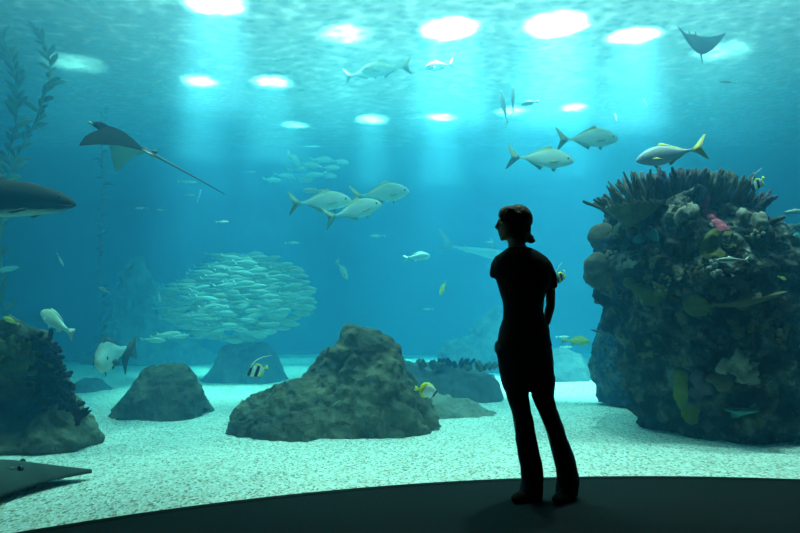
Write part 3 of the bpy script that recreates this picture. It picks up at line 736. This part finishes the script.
KINDS_ = {
 'jack': lambda n: make_fish(n, **jack, skin=silver, finm=gfin),
 'jack_l': lambda n: make_fish(n, **jack, skin=silver, finm=gfin, bend=.35),
 'snapper': lambda n: make_fish(n, **jack, skin=silver2, finm=yfin, bend=.25),
 'perch': lambda n: make_fish(n, **perch, skin=silver, finm=pfin),
 'perch_bent': lambda n: make_fish(n, **perch, skin=silver, finm=pfin, bend=-.3),
 'dull': lambda n: make_fish(n, **perch, skin=dull, finm=plain('dull_fin', (.35, .40, .32), .5)),
 'butter': lambda n: make_fish(n, top=disc['top'], bot=disc['bot'], wid=disc['wid'], fins=[(f, p, y, r, (plain('butter_white', (.8, .82, .78), .5) if f in ('pectoral_fin', 'pelvic_fin') else m)) for f, p, y, r, m in disc['fins']], skin=butter_skin, finm=plain('butter_yellow', (.75, .85, .05), .5)),
 'banner': banner,
 'yellow': lambda n: make_fish(n, **perch, skin=yellow_skin, finm=yfin),
 'far': lambda n: make_fish(n, **slim, skin=dull, finm=pfin, detail=False),
 'far_deep': lambda n: make_fish(n, **perch, skin=dull, finm=pfin, detail=False),
 'slim': lambda n: make_fish(n, **slim, skin=silver2, finm=pfin),
}
G3 = 'trevallies swimming together left of the person'
fish('jack', 'trevally', 321, 202, 61, 8, 4, 7.6, 'silver-green trevally with drooping tail, left one of the trio in open water', group=G3)
fish('jack', 'trevally', 381, 194, 58, 18, 8, 8.0, 'silver-green trevally leading and highest of the trio in open water', group=G3)
fish('jack', 'trevally', 354, 211, 58, 12, 16, 7.4, 'silver-green trevally tilted nose-up, lowest of the trio in open water', group=G3)
fish('far_deep', 'small_fish', 313, 191, 20, 180, 0, 9.0, 'small pale fish right above the left trevally of the trio', group='small hazy fish')
G2 = 'trevallies swimming above the person'
fish('jack', 'trevally', 588, 139, 62, 5, 2, 7.4, 'silver-green trevally above and right of the person, upper of the pair', group=G2)
fish('jack', 'trevally', 541, 159, 65, -4, -5, 7.2, 'silver-green trevally above the person, lower of the pair with dark tail tip', group=G2)
fish('snapper', 'silver_trevally', 669, 155, 62, 168, -8, 5.6, 'silver fish with yellow forked tail passing just over the reef tower')
fish('perch', 'grunt', 57, 323, 48, 152, 24, 6.2, 'pale green fish tilted nose-up above the left reef rock')
fish('far_deep', 'small_fish', 104, 290, 13, 160, 20, 8.2, 'small pale fish in front of the dark kelp column', group='small hazy fish')
fish('butter', 'butterflyfish', 427, 391, 25, -14, -12, 4.95, 'white butterflyfish with yellow and orange rear beside the peaked boulder')
fish('banner', 'bannerfish', 257, 371, 22, 196, -20, 5.6, 'black and white striped bannerfish with yellow tail, facing the big boulder from the left')
fish('banner', 'bannerfish', 561, 277, 15, 200, -58, 5.0, 'small bannerfish half hidden beside the arm of the person', roll=0)
fish('banner', 'bannerfish', 758, 184, 17, 165, -50, 5.45, 'bannerfish with long white filament behind the right end of the tower crest')
fish('yellow', 'rabbitfish', 576, 341, 27, -8, -3, 7.6, 'yellow-green fish swimming between the person and the reef tower')
fish('far', 'small_fish', 562, 337, 14, 0, 0, 9.0, 'pale blue fish just left of and behind the yellow-green fish', group='small hazy fish')
fish('far', 'small_fish', 566, 347, 14, 10, 0, 9.2, 'pale blue fish just under the yellow-green fish', group='small hazy fish')
fish('yellow', 'damselfish', 11, 321, 12, 220, 30, 4.9, 'tiny yellow fish on top of the left reef rock')
fish('slim', 'wrasse', 733, 260, 34, 178, -1, 4.75, 'slender tan fish crossing the face of the reef tower')
fish('far', 'wrasse', 798, 211, 26, 175, -6, 6.2, 'grey fish entering at the right frame edge above the lower reef mass')
fish('yellow', 'damselfish', 782, 278, 10, 10, -20, 5.1, 'tiny yellow-tipped fish over the lower reef mass')
fish('far_deep', 'small_fish', 417, 257, 27, 10, 6, 9.5, 'lone pale fish with lowered tail left of the hazy shark', group='small hazy fish')
fish('dull', 'small_fish', 342, 270, 17, 40, -55, 8.8, 'pale fish diving steeply between the school and the person', group='small hazy fish')
fish('yellow', 'small_fish', 443, 288, 11, 250, -30, 7.6, 'small yellowish fish hanging below the lone pale fish', group='small hazy fish')
for a in [(378,236,17,175,0,11,'faint fish below the trevally trio'), (292,243,16,5,0,11.5,'faint fish left of the diving fish'), (222,222,14,-6,0,9,'pale fish just below the tip of the eagle ray tail'), (159,295,8,95,-60,9.5,'tiny pale fish upright at the left rim of the school'), (60,259,8,80,-50,9,'tiny pale upright fish left of the kelp column'), (142,208,15,178,0,12,'faint fish below the body of the eagle ray'), (161,210,10,170,10,12,'faint rounded fish near the one below the eagle ray'), (187,182,20,10,0,11,'faint fish under the middle of the eagle ray tail'), (199,196,8,80,60,10.5,'faint little fish right under the eagle ray tail'), (190,195,10,12,0,10.8,'faint little fish left of the upright one under the eagle ray tail'),
          (250,172,12,10,0,11.5,'faint blurred fish right of the eagle ray tail tip'), (489,242,9,0,0,11,'faint fish spot behind the person, left of the neck'), (728,82,18,172,6,8.6,'dim fish in open water far above the reef tower'), (571,72,9,5,0,8,'tiny pale fish spot between the two brightest lights and the pair of trevallies'), (645,103,9,85,40,9.5,'tiny pale fish spot above the silver fish'), (616,118,9,80,40,10,'tiny pale fish left of the spot above the silver fish'), (428,309,12,170,0,12.5,'faint fish near the seabed left of the pale mound'), (3,270,30,12,12,8,'blurred pale fish at the left edge below the kelp'), (138,146,18,200,30,7.2,'pale rounded fish right behind the tail root of the eagle ray')]:
    fish('far', 'small_fish', *a, group='small hazy fish')
GF = 'faint fish in the loose shoal under the lights'
for k, (px, py, L, h) in enumerate([(272,180,18,10),(284,176,20,5),(297,170,20,12),(309,165,22,4),(321,160,22,8),(330,168,20,0),(316,175,22,170),(303,180,20,6),(340,162,18,4),(328,176,18,6),(294,160,16,80),(258,118,16,170)]):
    fish('far_deep', 'shoal_fish', px, py, L, h, random.uniform(-8, 8), 13.0+.15*(k % 5), 'faint rounded fish in the loose shoal above the trevally trio' if k < 11 else 'faint fish alone near the surface, left of the second lamp row', group=GF if k < 11 else None)
# fish close to the surface
fish('jack', 'trevally', 366, 73, 42, 6, 12, 10.2, 'pale fish just under the surface, behind and left of the darker one')
o = fish('jack_l', 'trevally', 385, 70, 48, 186, -4, 9.8, 'darker-headed fish just under the surface, below the first lamp row')
fish('jack', 'trevally', 439, 66, 30, 196, -14, 9.6, 'pale fish under the surface between the two lamps, right of the pair')
fish('far_deep', 'small_fish', 530, 103, 18, 175, -10, 9.2, 'small pale fish just right of the two upright dim fish near the lamp', group='small hazy fish')
fish('slim', 'dark_fish', 504, 108, 22, 100, 62, 9.2, 'dim fish hanging upright against the lamp glow, left one of two', group='upright fish near the lamp')
fish('slim', 'dark_fish', 513, 103, 18, 80, 70, 9.2, 'dim fish hanging upright against the lamp glow, right one of two', group='upright fish near the lamp')
# the school
proto = None
rnd = random.Random(11); pts = []
tries = 0
cx, cy, rx, ry = 234, 297, 73, 44
while len(pts) < 285 and tries < 90000:
    tries += 1
    x, y = rnd.uniform(-1, 1), rnd.uniform(-1, 1)
    if x*x+y*y > 1: continue
    if x < -.35 and y < -.35 and (x+y) < -1.1: continue
    z = rnd.uniform(-1, 1)*math.sqrt(max(0, 1-x*x-y*y))
    px, py, D = cx+x*rx+(-6*y if y > 0 else -y*4), cy+y*ry, 10.2+z*.6
    if any(abs(px-a) < 11 and abs(py-b) < 2.6 and abs(D-c) < .30 for a, b, c in pts): continue
    pts.append((px, py, D))
pts += [(152,340,8.9),(160,336,8.8),(168,334,8.9),(178,337,8.8)]
for px, py, D in pts:
    fish('school', 'school_fish', px, py, rnd.uniform(21, 27), rnd.uniform(-14, 14), rnd.uniform(-10, 10), D, 'slender silver fish packed in the ball-shaped school', group='silver fish in the ball-shaped school') if 'school' in P_ else \
    (KINDS_.__setitem__('school', lambda n: make_fish(n, top=[(a, q*1.35) for a, q in slim['top']], bot=[(a, q*1.35) for a, q in slim['bot']], wid=slim['wid'], fins=slim['fins'], skin=fish_mat('school_skin', (.24, .33, .27), (.38, .47, .38), (.48, .56, .46), rough=.8), finm=pfin, detail=False)),
     fish('school', 'school_fish', px, py, 19, 3, 2, D, 'slender silver fish packed in the ball-shaped school', group='silver fish in the ball-shaped school'))

# the fish that faces the window, tail swung to the right
o = make_fish('grouper', **perch, skin=fish_mat('grey_green_skin', (.28, .34, .30), (.55, .62, .54), (.68, .72, .62)), finm=dfin, bend=.3)
place(o, 109, 355, 46, -76, -4, 0, 6.6)
tag(o, 'plump grey-green fish facing the window with a dark tail swung to the right', 'fish')
b = bmesh.new(); fin_mesh(b, [(0,0),(.10,.14),(.20,.24),(.16,.10),(.09,-.04),(.055,-.20),(.03,-.12)], .02)
t = link('caudal_fin', b, dfin, None); t.name = 'tail_fin'
t.matrix_world = Matrix.Translation(at(121, 357, 6.75)) @ Matrix.Diagonal((.80, 1, .95, 1))
mw = t.matrix_world.copy(); t.parent = o; t.matrix_parent_inverse = o.matrix_world.inverted(); t.matrix_world = mw

# big dark fish at the left edge
big = dict(
 top=[(0,-.02),(.03,.008),(.08,.035),(.16,.06),(.26,.085),(.4,.10),(.6,.095),(.8,.05),(.92,.03),(1,.028)],
 bot=[(0,-.035),(.04,-.05),(.12,-.068),(.25,-.08),(.4,-.085),(.6,-.075),(.8,-.045),(1,-.028)],
 wid=[(0,.014),(.04,.035),(.12,.06),(.3,.08),(.5,.075),(.75,.045),(1,.012)],
 fins=[('tail_fin', [(-.97,.02),(-1.08,.10),(-1.20,.20),(-1.13,0),(-1.18,-.16),(-1.08,-.09),(-.97,-.02)], 0, 0, None),
       ('dorsal_fin', [(-.38,.09),(-.44,.14),(-.60,.12),(-.85,.05),(-.6,.08)], 0, 0, None),
       ('anal_fin', [(-.62,-.07),(-.68,-.12),(-.85,-.05)], 0, 0, None),
       ('pectoral_fin', [(-.22,-.05),(-.25,-.05),(-.33,-.075),(-.30,-.08),(-.24,-.065)], .07, -.3, None),
       ('pectoral_fin', [(-.22,-.05),(-.25,-.05),(-.33,-.075),(-.30,-.08),(-.24,-.065)], -.07, .3, None)])
o = make_fish('cobia', **big, skin=fish_mat('dark_olive_skin', (.016, .018, .010), (.022, .024, .014), (.62, .66, .52), cut=(.20, .55), rough=.95), finm=dfin, eye=(-.065, .0, .011))
b = bmesh.new(); bm_tube(b, [(-.003,-.018,-.034),(-.03,-.036,-.036),(-.06,-.050,-.034)], .0022, 5); link('mouth', b, dfin, o)
ln = 1.42; o.matrix_world = Matrix.Translation(at(75, 199, 5.2)) @ Matrix.Rotation(math.radians(-4), 4, 'Z') @ Matrix.Diagonal((ln, ln, ln*1.12, 1))
tag(o, 'big dark olive fish with a pale belly swimming in from the left frame edge', 'fish')

# the hazy shark behind the person
shk = dict(
 top=[(0,0),(.05,.02),(.15,.05),(.3,.075),(.45,.08),(.65,.05),(.85,.025),(1,.018)],
 bot=[(0,-.01),(.05,-.025),(.15,-.045),(.3,-.065),(.5,-.06),(.7,-.035),(1,-.012)],
 wid=[(0,.012),(.06,.04),(.2,.065),(.4,.07),(.7,.035),(1,.01)],
 fins=[('tail_fin', [(-.97,.01),(-1.10,.13),(-1.22,.22),(-1.12,.04),(-1.13,-.06),(-1.03,-.03)], 0, 0, None),
       ('dorsal_fin', [(-.36,.075),(-.44,.19),(-.49,.22),(-.485,.13),(-.50,.07)], 0, 0, None),
       ('dorsal_fin', [(-.78,.03),(-.82,.06),(-.84,.028)], 0, 0, None),
       ('anal_fin', [(-.74,-.03),(-.80,-.055),(-.82,-.02)], 0, 0, None)])
o = make_fish('shark', **shk, skin=fish_mat('shark_skin', (.16, .20, .20), (.30, .34, .33), (.62, .66, .62)), finm=plain('shark_fin', (.22, .26, .26), .6), eye=(-.08, .0, .008))
for s in (1, -1):
    b = bmesh.new(); fin_mesh(b, [(-.24,0),(-.34,-.14),(-.42,-.22),(-.38,-.08),(-.36,0)], .006)
    bmesh.ops.rotate(b, verts=b.verts, cent=(-.3, 0, 0), matrix=Matrix.Rotation(s*math.radians(50), 3, 'X'))
    for v in b.verts: v.co.y += s*.05; v.co.z -= .03
    link('pectoral_fin', b, plain('shark_fin_under', (.3, .34, .33), .6), o)
place(o, 480, 252, 88, 14, -9, 0, 11.8)
tag(o, 'hazy pale shark with upright dorsal fin gliding behind the head of the person', 'shark')

# ---------------------------------------------------------------- rays
def ray_body(span, chord, lead, trail, thick, droop, sweep_pow=2, n=44, m=22):
    """flat winged body: x forward (snout at 0), y span; wings droop"""
    bm = bmesh.new(); top, bot = [], []
    for i in range(n+1):
        s = -1+2*i/n; a = abs(s); x0, x1 = lerp(lead, a)*chord, lerp(trail, a)*chord; T, B = [], []
        for j in range(m+1):
            t = j/m; x = x0+(x1-x0)*t
            th = thick*(1-a)**.8*math.sin(math.pi*min(1, t**.7))*(1+.5*math.exp(-(s*5)**2))+.0015
            z = -droop(s)
            T.append(bm.verts.new((x, s*span*math.sqrt(max(0, 1-.25*droop(s)/max(span, .01))), z+th))); B.append(bm.verts.new((x, T[-1].co.y, z-th*.7)))
        top.append(T); bot.append(B)
    for G, f in ((top, 0), (bot, 1)):
        for i in range(n):
            for j in range(m):
                q = (G[i][j], G[i+1][j], G[i+1][j+1], G[i][j+1]); fc_ = bm.faces.new(q if f else q[::-1]); fc_.material_index = f
    for i in range(n):
        bm.faces.new((top[i][0], top[i+1][0], bot[i+1][0], bot[i][0])); bm.faces.new((top[i][m], bot[i][m], bot[i+1][m], top[i+1][m]))
    for j in range(m):
        bm.faces.new((top[0][j], bot[0][j], bot[0][j+1], top[0][j+1])); bm.faces.new((top[n][j], top[n][j+1], bot[n][j+1], bot[n][j]))
    return bm
ray_top = noisy('ray_back', [(.3, (.010, .010, .007)), (.7, (.022, .022, .016))], scale=6, bump=.1, rough=.95, spec=0)
ray_bot = noisy('ray_belly', [(.3, (.38, .42, .32)), (.7, (.52, .56, .46))], scale=5, bump=.1, rough=.5)
ea = empty('eagle_ray')
ld = [(0,-.06),(.08,-.08),(.16,-.16),(.4,-.18),(.7,-.22),(1,-.34)]; tr = [(0,-1.0),(.15,-.90),(.4,-.68),(.7,-.50),(1,-.36)]
link('wings', ray_body(.44, .50, ld, tr, .040, lambda s: .27*abs(s)**1.25), [ray_top, ray_bot], ea)
b = bmesh.new(); bm_ell(b, (-.06, 0, .0), (.10, .055, .042)); bm_ell(b, (.02, 0, -.012), (.05, .035, .02))
fuse('head', b, ray_top, .008, ea, 3)
b = bmesh.new(); bm_ell(b, (.045, 0, -.018), (.045, .036, .012)); link('snout', b, ray_bot, ea)
for s in (1, -1):
    b = bmesh.new(); bm_ell(b, (-.02, s*.05, .006), (.013, .008, .013)); link('eye', b, eye_m, ea)
b = bmesh.new(); tl = [(-.46,0,.012),(-.56,0,.012),(-.75,0,.014),(-1.0,0,.016),(-1.3,0,.014)]; bm_tube(b, tl, [.022,.012,.009,.007,.003], 8); link('tail', b, dfin, ea)
b = bmesh.new(); fin_mesh(b, [(-.50,.015),(-.56,.06),(-.59,.055),(-.58,.012)], .005); link('dorsal_fin', b, dfin, ea)
for s in (1, -1):
    b = bmesh.new(); fin_mesh(b, [(-.46,0),(-.56,.04),(-.60,.0),(-.55,-.03)], .005); bmesh.ops.rotate(b, verts=b.verts, cent=(0, 0, 0), matrix=Matrix.Rotation(math.radians(90-s*20), 3, 'X'))
    for v in b.verts: v.co.y += s*.05
    link('pelvic_fin', b, ray_bot, ea)
u_ = Vector((-.84, .0, .47)).normalized(); s_ = Vector((.12, -.98, .04)); s_ = (s_-u_*s_.dot(u_)).normalized(); n_ = u_.cross(s_)
RAYM = Matrix((u_, s_, n_)).transposed().to_4x4()
ea.matrix_world = Matrix.Translation(at(98, 125, 6.0)) @ RAYM
tag(ea, 'dark eagle ray with down-beating wings and long thin whip tail', 'ray')

tr_ = empty('devil_ray')
ld2 = [(0,-.02),(.1,-.03),(.2,-.10),(.5,-.20),(.8,-.24),(1,-.20)]; tr2 = [(0,-1.0),(.2,-.96),(.5,-.80),(.8,-.50),(1,-.26)]
link('wings', ray_body(.36, .40, ld2, tr2, .03, lambda s: -.16*abs(s)**1.7), [noisy('ray_back_grey', [(.3, (.12, .16, .17)), (.7, (.22, .26, .27))], scale=4, bump=.1), noisy('ray_belly_grey', [(.3, (.28, .34, .34)), (.7, (.4, .46, .45))], scale=4, bump=.1)], tr_)
b = bmesh.new(); bm_tube(b, [(-.38,0,0),(-.47,.01,0),(-.60,.03,0)], [.012,.007,.002], 6); link('tail', b, dfin, tr_)
for s in (1, -1):
    b = bmesh.new(); fin_mesh(b, [(-.02,0),(.05,.012),(.07,-.005),(0,-.02)], .008)
    for v in b.verts: v.co.y += s*.05
    link('head_fin', b, dfin, tr_)
tr_.matrix_world = Matrix.Translation(at(693, 34, 7.6)) @ Matrix.Rotation(math.radians(98), 4, 'Z') @ Matrix.Rotation(math.radians(-62), 4, 'Y') @ Matrix.Rotation(math.radians(6), 4, 'X') @ Matrix.Diagonal((.82, .82, .82, 1))
tag(tr_, 'blue-grey ray seen from below with spread pointed wings near the surface', 'ray')

# ray resting on the sand
gm = noisy('sand_ray_skin', [(.3, (.035, .048, .045)), (.7, (.08, .10, .09))], scale=3, bump=.15, rough=.9, spec=.05)
gr = empty('guitarfish')
b = bmesh.new(); top, bot = [], []; n, m = 50, 18
out = [(0,.004),(.06,.022),(.15,.05),(.26,.09),(.36,.15),(.46,.24),(.56,.30),(.66,.30),(.74,.24),(.82,.14),(1,.10),(1.4,.06),(1.9,.02)]
hgt = [(0,.003),(.1,.022),(.25,.052),(.4,.08),(.55,.085),(.75,.08),(1,.06),(1.4,.035),(1.9,.01)]
R = []
for i in range(n+1):
    t = 1.9*i/n; wv, h = lerp(out, t), lerp(hgt, t); row = []
    for k in range(m):
        q = 2*math.pi*k/m; c, s = math.cos(q), math.sin(q)
        row.append(b.verts.new((-t, wv*c, (h*(1-abs(c))**.7*1.0 if s > 0 else -.012*abs(s)))))
    R.append(row)
for a_, b_ in zip(R, R[1:]):
    for k in range(m): b.faces.new((a_[k], a_[(k+1) % m], b_[(k+1) % m], b_[k]))
b.faces.new(R[0][::-1]); b.faces.new(R[-1])
link('body', b, gm, gr)
for s in (1, -1):
    b = bmesh.new(); bm_ell(b, (-.335, s*.050, .052), (.016, .010, .010)); link('eye', b, eye_m, gr)
    b = bmesh.new(); bm_ell(b, (-.375, s*.052, .054), (.014, .010, .006)); link('spiracle', b, dfin, gr)
b = bmesh.new(); fin_mesh(b, [(-1.15,.045),(-1.22,.14),(-1.27,.15),(-1.27,.04)], .008); link('dorsal_fin', b, gm, gr)
p = at(92, 470, 4.22)
gr.matrix_world = Matrix.Translation(p) @ Matrix.Rotation(math.radians(26), 4, 'Z') @ Matrix.Rotation(math.radians(-2), 4, 'Y') @ Matrix.Rotation(math.radians(0), 4, 'X') @ Matrix.Diagonal((1.15, 1.9, 1.7, 1))
tag(gr, 'grey-green guitarfish gliding low over the sand with a pointed snout', 'ray')

# ---------------------------------------------------------------- the woman
PD = 3.78; K = F/PD
def W(px, py, dy=0.0): return Vector(((px-400)/K, PD+dy, HC+(HOR-py)/K))
YAW = math.radians(-38)                     # she faces left and towards us
skin_m = plain('skin', (.24, .14, .10), .7, .15); shirt_m = noisy('black_tshirt', [(.3, (.010, .010, .012)), (.7, (.016, .016, .02))], scale=20, bump=.2, bscale=60, rough=.9)
jean_m = noisy('dark_jeans', [(.3, (.010, .012, .02)), (.7, (.018, .02, .032))], scale=30, bump=.3, bscale=120, rough=.9)
hair_m = noisy('brown_hair', [(.3, (.035, .02, .01)), (.7, (.08, .045, .022))], scale=12, bump=.5, bscale=50, rough=.6)
shoe_m = plain('dark_shoe', (.010, .009, .010), .85, .05)
woman = empty('person', (W(535, 0)[0], PD, 0))
def keep(o):
    o.parent = woman; o.matrix_parent_inverse = Matrix.Translation(woman.location).inverted(); return o
def rings(bm, tab, n=28):
    """tab: (row, left, right, half depth, depth offset)"""
    bm_rings(bm, [(*(W((l+r)/2, py, dy)), (r-l)/2/K, hd, 0) for py, l, r, hd, dy in tab][::-1], n)
def limb(bm, pts, rad, n=14): bm_tube(bm, pts, rad, n)
def hand(bm, wrist, direc, palm_n, side, s=1.0):
    """relaxed hand: palm, four unequal curled fingers and a thumb"""
    d = Vector(direc).normalized(); pn = Vector(palm_n); pn = (pn-d*pn.dot(d)).normalized(); sd = d.cross(pn)*side
    M = Matrix((sd, d, pn)).transposed().to_4x4()
    bm_ell(bm, wrist+d*.048*s, (.036*s, .050*s, .014*s), M, 14, 8)
    for k, (off, L) in enumerate(((-.026, .066), (-.009, .076), (.009, .072), (.025, .056))):
        b = wrist+d*.082*s+sd*off*s; L *= s
        limb(bm, [b-d*.02, b+d*L*.35+pn*.003, b+d*L*.66+pn*.014, b+d*L*.86+pn*.030], [.0095*s, .009*s, .0083*s, .0072*s], 8)
    b = wrist+d*.02*s-sd*.026*s
    limb(bm, [b, b+d*.022*s-sd*.022*s+pn*.006, b+d*.048*s-sd*.034*s+pn*.014, b+d*.070*s-sd*.034*s+pn*.022], [.013*s, .011*s, .0095*s, .008*s], 8)
# continuous body
bm = bmesh.new()
rings(bm, [(246,508.5,527,.050,0),(251,507,531,.054,.0),(256,501,540,.066,0),(264,497,547,.085,0),(274,501,546,.095,0),(284,501,545,.10,0),(296,504,542,.10,0),(308,506,540,.09,0),(320,505,543,.09,0),(334,501,547,.105,0),(350,501,549,.115,0),(366,502,551,.11,0),(382,504,551,.10,0)])
limb(bm, [W(516,238,.005), W(517,246,0), W(518,258,0)], [.050, .047, .055], 16)
limb(bm, [W(515,372), W(518.5,400,-.01), W(522,430,-.02), W(528,465,-.03), W(531,490,-.0)], [.060, .050, .044, .040, .030], 16)
limb(bm, [W(539,372), W(543,400,-.01), W(554,430,.0), W(562,465,.0), W(568,488,.02)], [.060, .050, .044, .040, .030], 16)
# arms, both drawn behind her back
limb(bm, [W(544,269,.0), W(550.5,285,.0), W(552.5,306,.05)], [.036, .030, .026], 12)
limb(bm, [W(552.5,306,.05), W(550,322,.10), W(543,338,.15)], [.027, .027, .020], 12)
limb(bm, [W(501,266,.02), W(507,285,.09), W(513,305,.15)], [.042, .032, .026], 12)
limb(bm, [W(513,305,.15), W(518,322,.17), W(525,336,.175)], [.026, .024, .020], 12)
hand(bm, W(543,338,.15), (-.8, .15, -.5), (0, 1, .1), 1, .95)
hand(bm, W(525,336,.175), (.75, .15, -.55), (0, 1, .1), -1, .95)
# head, in profile to the left
H0 = W(514.5, 223)
def h(px, py, dy=0): return W(px, py, dy)
bm_ell(bm, h(516.5,220), (.082, .072, .088)); bm_ell(bm, h(508.5,228), (.058, .058, .070)); bm_ell(bm, h(505,236), (.030, .036, .024)); bm_ell(bm, h(511,235), (.045, .050, .030), Matrix.Rotation(math.radians(12), 4, 'Y'))
bm_ell(bm, h(499.5,220.5), (.012, .05, .010)); bm_ell(bm, h(502.5,239), (.014, .018, .012))
limb(bm, [h(499.5,220), h(497.4,224.5), h(495.6,228)], [.007, .009, .0095], 8); bm_ell(bm, h(497.6,228.4), (.012, .015, .008))
bm_ell(bm, h(499.6,232.2), (.010, .020, .0045)); bm_ell(bm, h(500,235), (.009, .018, .005))
for s in (1, -1): bm_ell(bm, h(515, 226.5, s*.068), (.014, .008, .026))
body = keep(fuse('body', bm, skin_m, .0068, smooth=3))
for s in (1, -1):
    b = bmesh.new(); bm_ell(b, h(501.4, 223.2, s*.030), (.009, .012, .0085)); keep(link('eye', b, plain('eye_white', (.7, .7, .68), .2), None))
    b = bmesh.new(); limb(b, [h(498.9,220,s*.012), h(499.2,218.8,s*.03), h(501.5,219.5,s*.048)], [.0025, .003, .002], 6); keep(link('eyebrow', b, hair_m, None))
# hair: cap, fringe, low bun
bm = bmesh.new()
bm_ell(bm, h(517.5,219.5), (.088, .080, .086)); bm_ell(bm, h(510,212), (.062, .066, .036)); bm_ell(bm, h(504.5,214.5), (.034, .060, .036))
bm_ell(bm, h(521.5,229), (.054, .070, .072)); bm_ell(bm, h(521,239), (.040, .045, .034))
for s in (1, -1): bm_ell(bm, h(517,227,s*.055), (.045, .024, .060)); bm_ell(bm, h(508,219,s*.05), (.034, .02, .050)); bm_ell(bm, h(513,233,s*.05), (.035, .02, .035))
bm_ell(bm, h(531,240.5), (.018, .024, .018)); bm_ell(bm, h(533.6,241), (.010, .02, .012)); bm_ell(bm, h(528,238), (.026, .03, .024))
bm_ell(bm, h(532.5,236.5), (.008, .012, .010))
keep(fuse('hair', bm, hair_m, .0075, smooth=2, disp=lambda c: .002*noise.noise(Vector((c.x*30, c.y*90, c.z*30)))))
# T-shirt
bm = bmesh.new()
rings(bm, [(247.5,507,530,.062,0),(250,504.5,535,.07,0),(253,500,541,.078,0),(257,495.5,547,.09,0),(262,493.5,550.5,.1,0),(268,493,552.5,.108,0),(275,494.5,552,.115,-.005),(284,497,550,.12,-.01),(292,500,546,.115,0),(300,502,544,.105,0),(310,503.5,543,.10,0),(318,503,545,.10,0),(328,500,549,.112,0),(338,497.5,550,.12,0),(346,497,552,.125,0)], 32)
limb(bm, [W(502,260,.01), W(497.8,266,.03), W(496.2,276,.065)], [.044, .040, .032], 16)
limb(bm, [W(538,264,-.0), W(544.5,268,-.0), W(549.5,277,-.0), W(551.5,289,.0)], [.050, .052, .043, .036], 16)
keep(fuse('tshirt', bm, shirt_m, .009, smooth=3, disp=lambda c: .004*noise.noise(Vector((c.x*9, c.y*9, c.z*14)))))
# jeans, flared over the shoes
bm = bmesh.new()
rings(bm, [(340,497.5,550,.118,0),(350,496,552,.124,0),(362,498,553.5,.125,0),(374,500,554,.12,0),(384,502,554,.11,0),(390,503.5,554,.10,0)], 32)
rings(bm, [(376,500,530,.095,0),(386,503,529,.09,0),(397,506.5,528.5,.085,-.005),(408,510,530,.078,-.01),(417,513,532.5,.070,-.015),(437,515,536,.062,-.02),(457,517.5,539.5,.062,-.03),(468,519.5,541.5,.068,-.03),(477,520.5,542.5,.076,-.03),(488,519.5,542.5,.084,-.02),(496,518.5,542,.086,-.012)], 24)
rings(bm, [(376,526,555,.095,0),(386,529,554.5,.09,0),(397,531.5,553.5,.085,-.005),(407,535.5,555.5,.078,-.01),(417,540.5,559.5,.070,-.01),(427,545,563,.065,-.01),(437,549,567,.062,.0),(457,554.5,574,.062,.0),(468,556.5,577,.07,.0),(477,557,579,.078,.005),(488,556.5,579,.086,.015),(495,556.5,578,.087,.02)], 24)
bm_ell(bm, W(497.5,348,.03), (.012, .05, .035))
keep(fuse('jeans', bm, jean_m, .0065, smooth=2, disp=lambda c: .005*noise.noise(Vector((c.x*11, c.y*11, c.z*16)))))
for nm, toe, heel in (('shoe', (509.5,500.5,-.12), (542,495,.08)), ('shoe', (549,503.5,-.14), (578,495,.07))):
    t_, h_ = W(*toe), W(*heel); t_.z = h_.z = .0; ax = (t_-h_); L = ax.length; u = ax.normalized(); mid = (t_+h_)/2
    rot = u.to_track_quat('X', 'Z').to_matrix().to_4x4()
    bm = bmesh.new()
    bm_ell(bm, mid+u*L*.18+Vector((0,0,.026)), (L*.34, .042, .032), rot, 16, 10); bm_ell(bm, mid-u*L*.25+Vector((0,0,.036)), (L*.25, .033, .038), rot, 16, 10)
    bm_ell(bm, mid-u*L*.05+Vector((0,0,.04)), (L*.24, .033, .038), rot, 16, 10)
    for v in bm.verts: v.co.z = max(v.co.z, .004)
    s_ = keep(fuse(nm, bm, shoe_m, .008, smooth=2))
    bm = bmesh.new(); n_ = 24
    side = Vector((-u.y, u.x, 0)); lo, hi = [], []
    for k in range(n_):
        a = 2*math.pi*k/n_; q = mid+u*math.cos(a)*L*.5+side*math.sin(a)*(.040 if math.cos(a) > -.2 else .034)
        lo.append(bm.verts.new((q.x, q.y, .001))); hi.append(bm.verts.new((q.x, q.y, .014)))
    for k in range(n_): bm.faces.new((lo[k], lo[(k+1) % n_], hi[(k+1) % n_], hi[k]))
    bm.faces.new(lo[::-1]); bm.faces.new(hi)
    so = link('sole', bm, plain('shoe_sole', (.03, .03, .03), .6), None, smooth=False)
    so.parent = s_; so.matrix_parent_inverse = Matrix.Translation(woman.location).inverted()
tag(woman, 'person in dark T-shirt and flared jeans standing with hands behind the back', 'person')
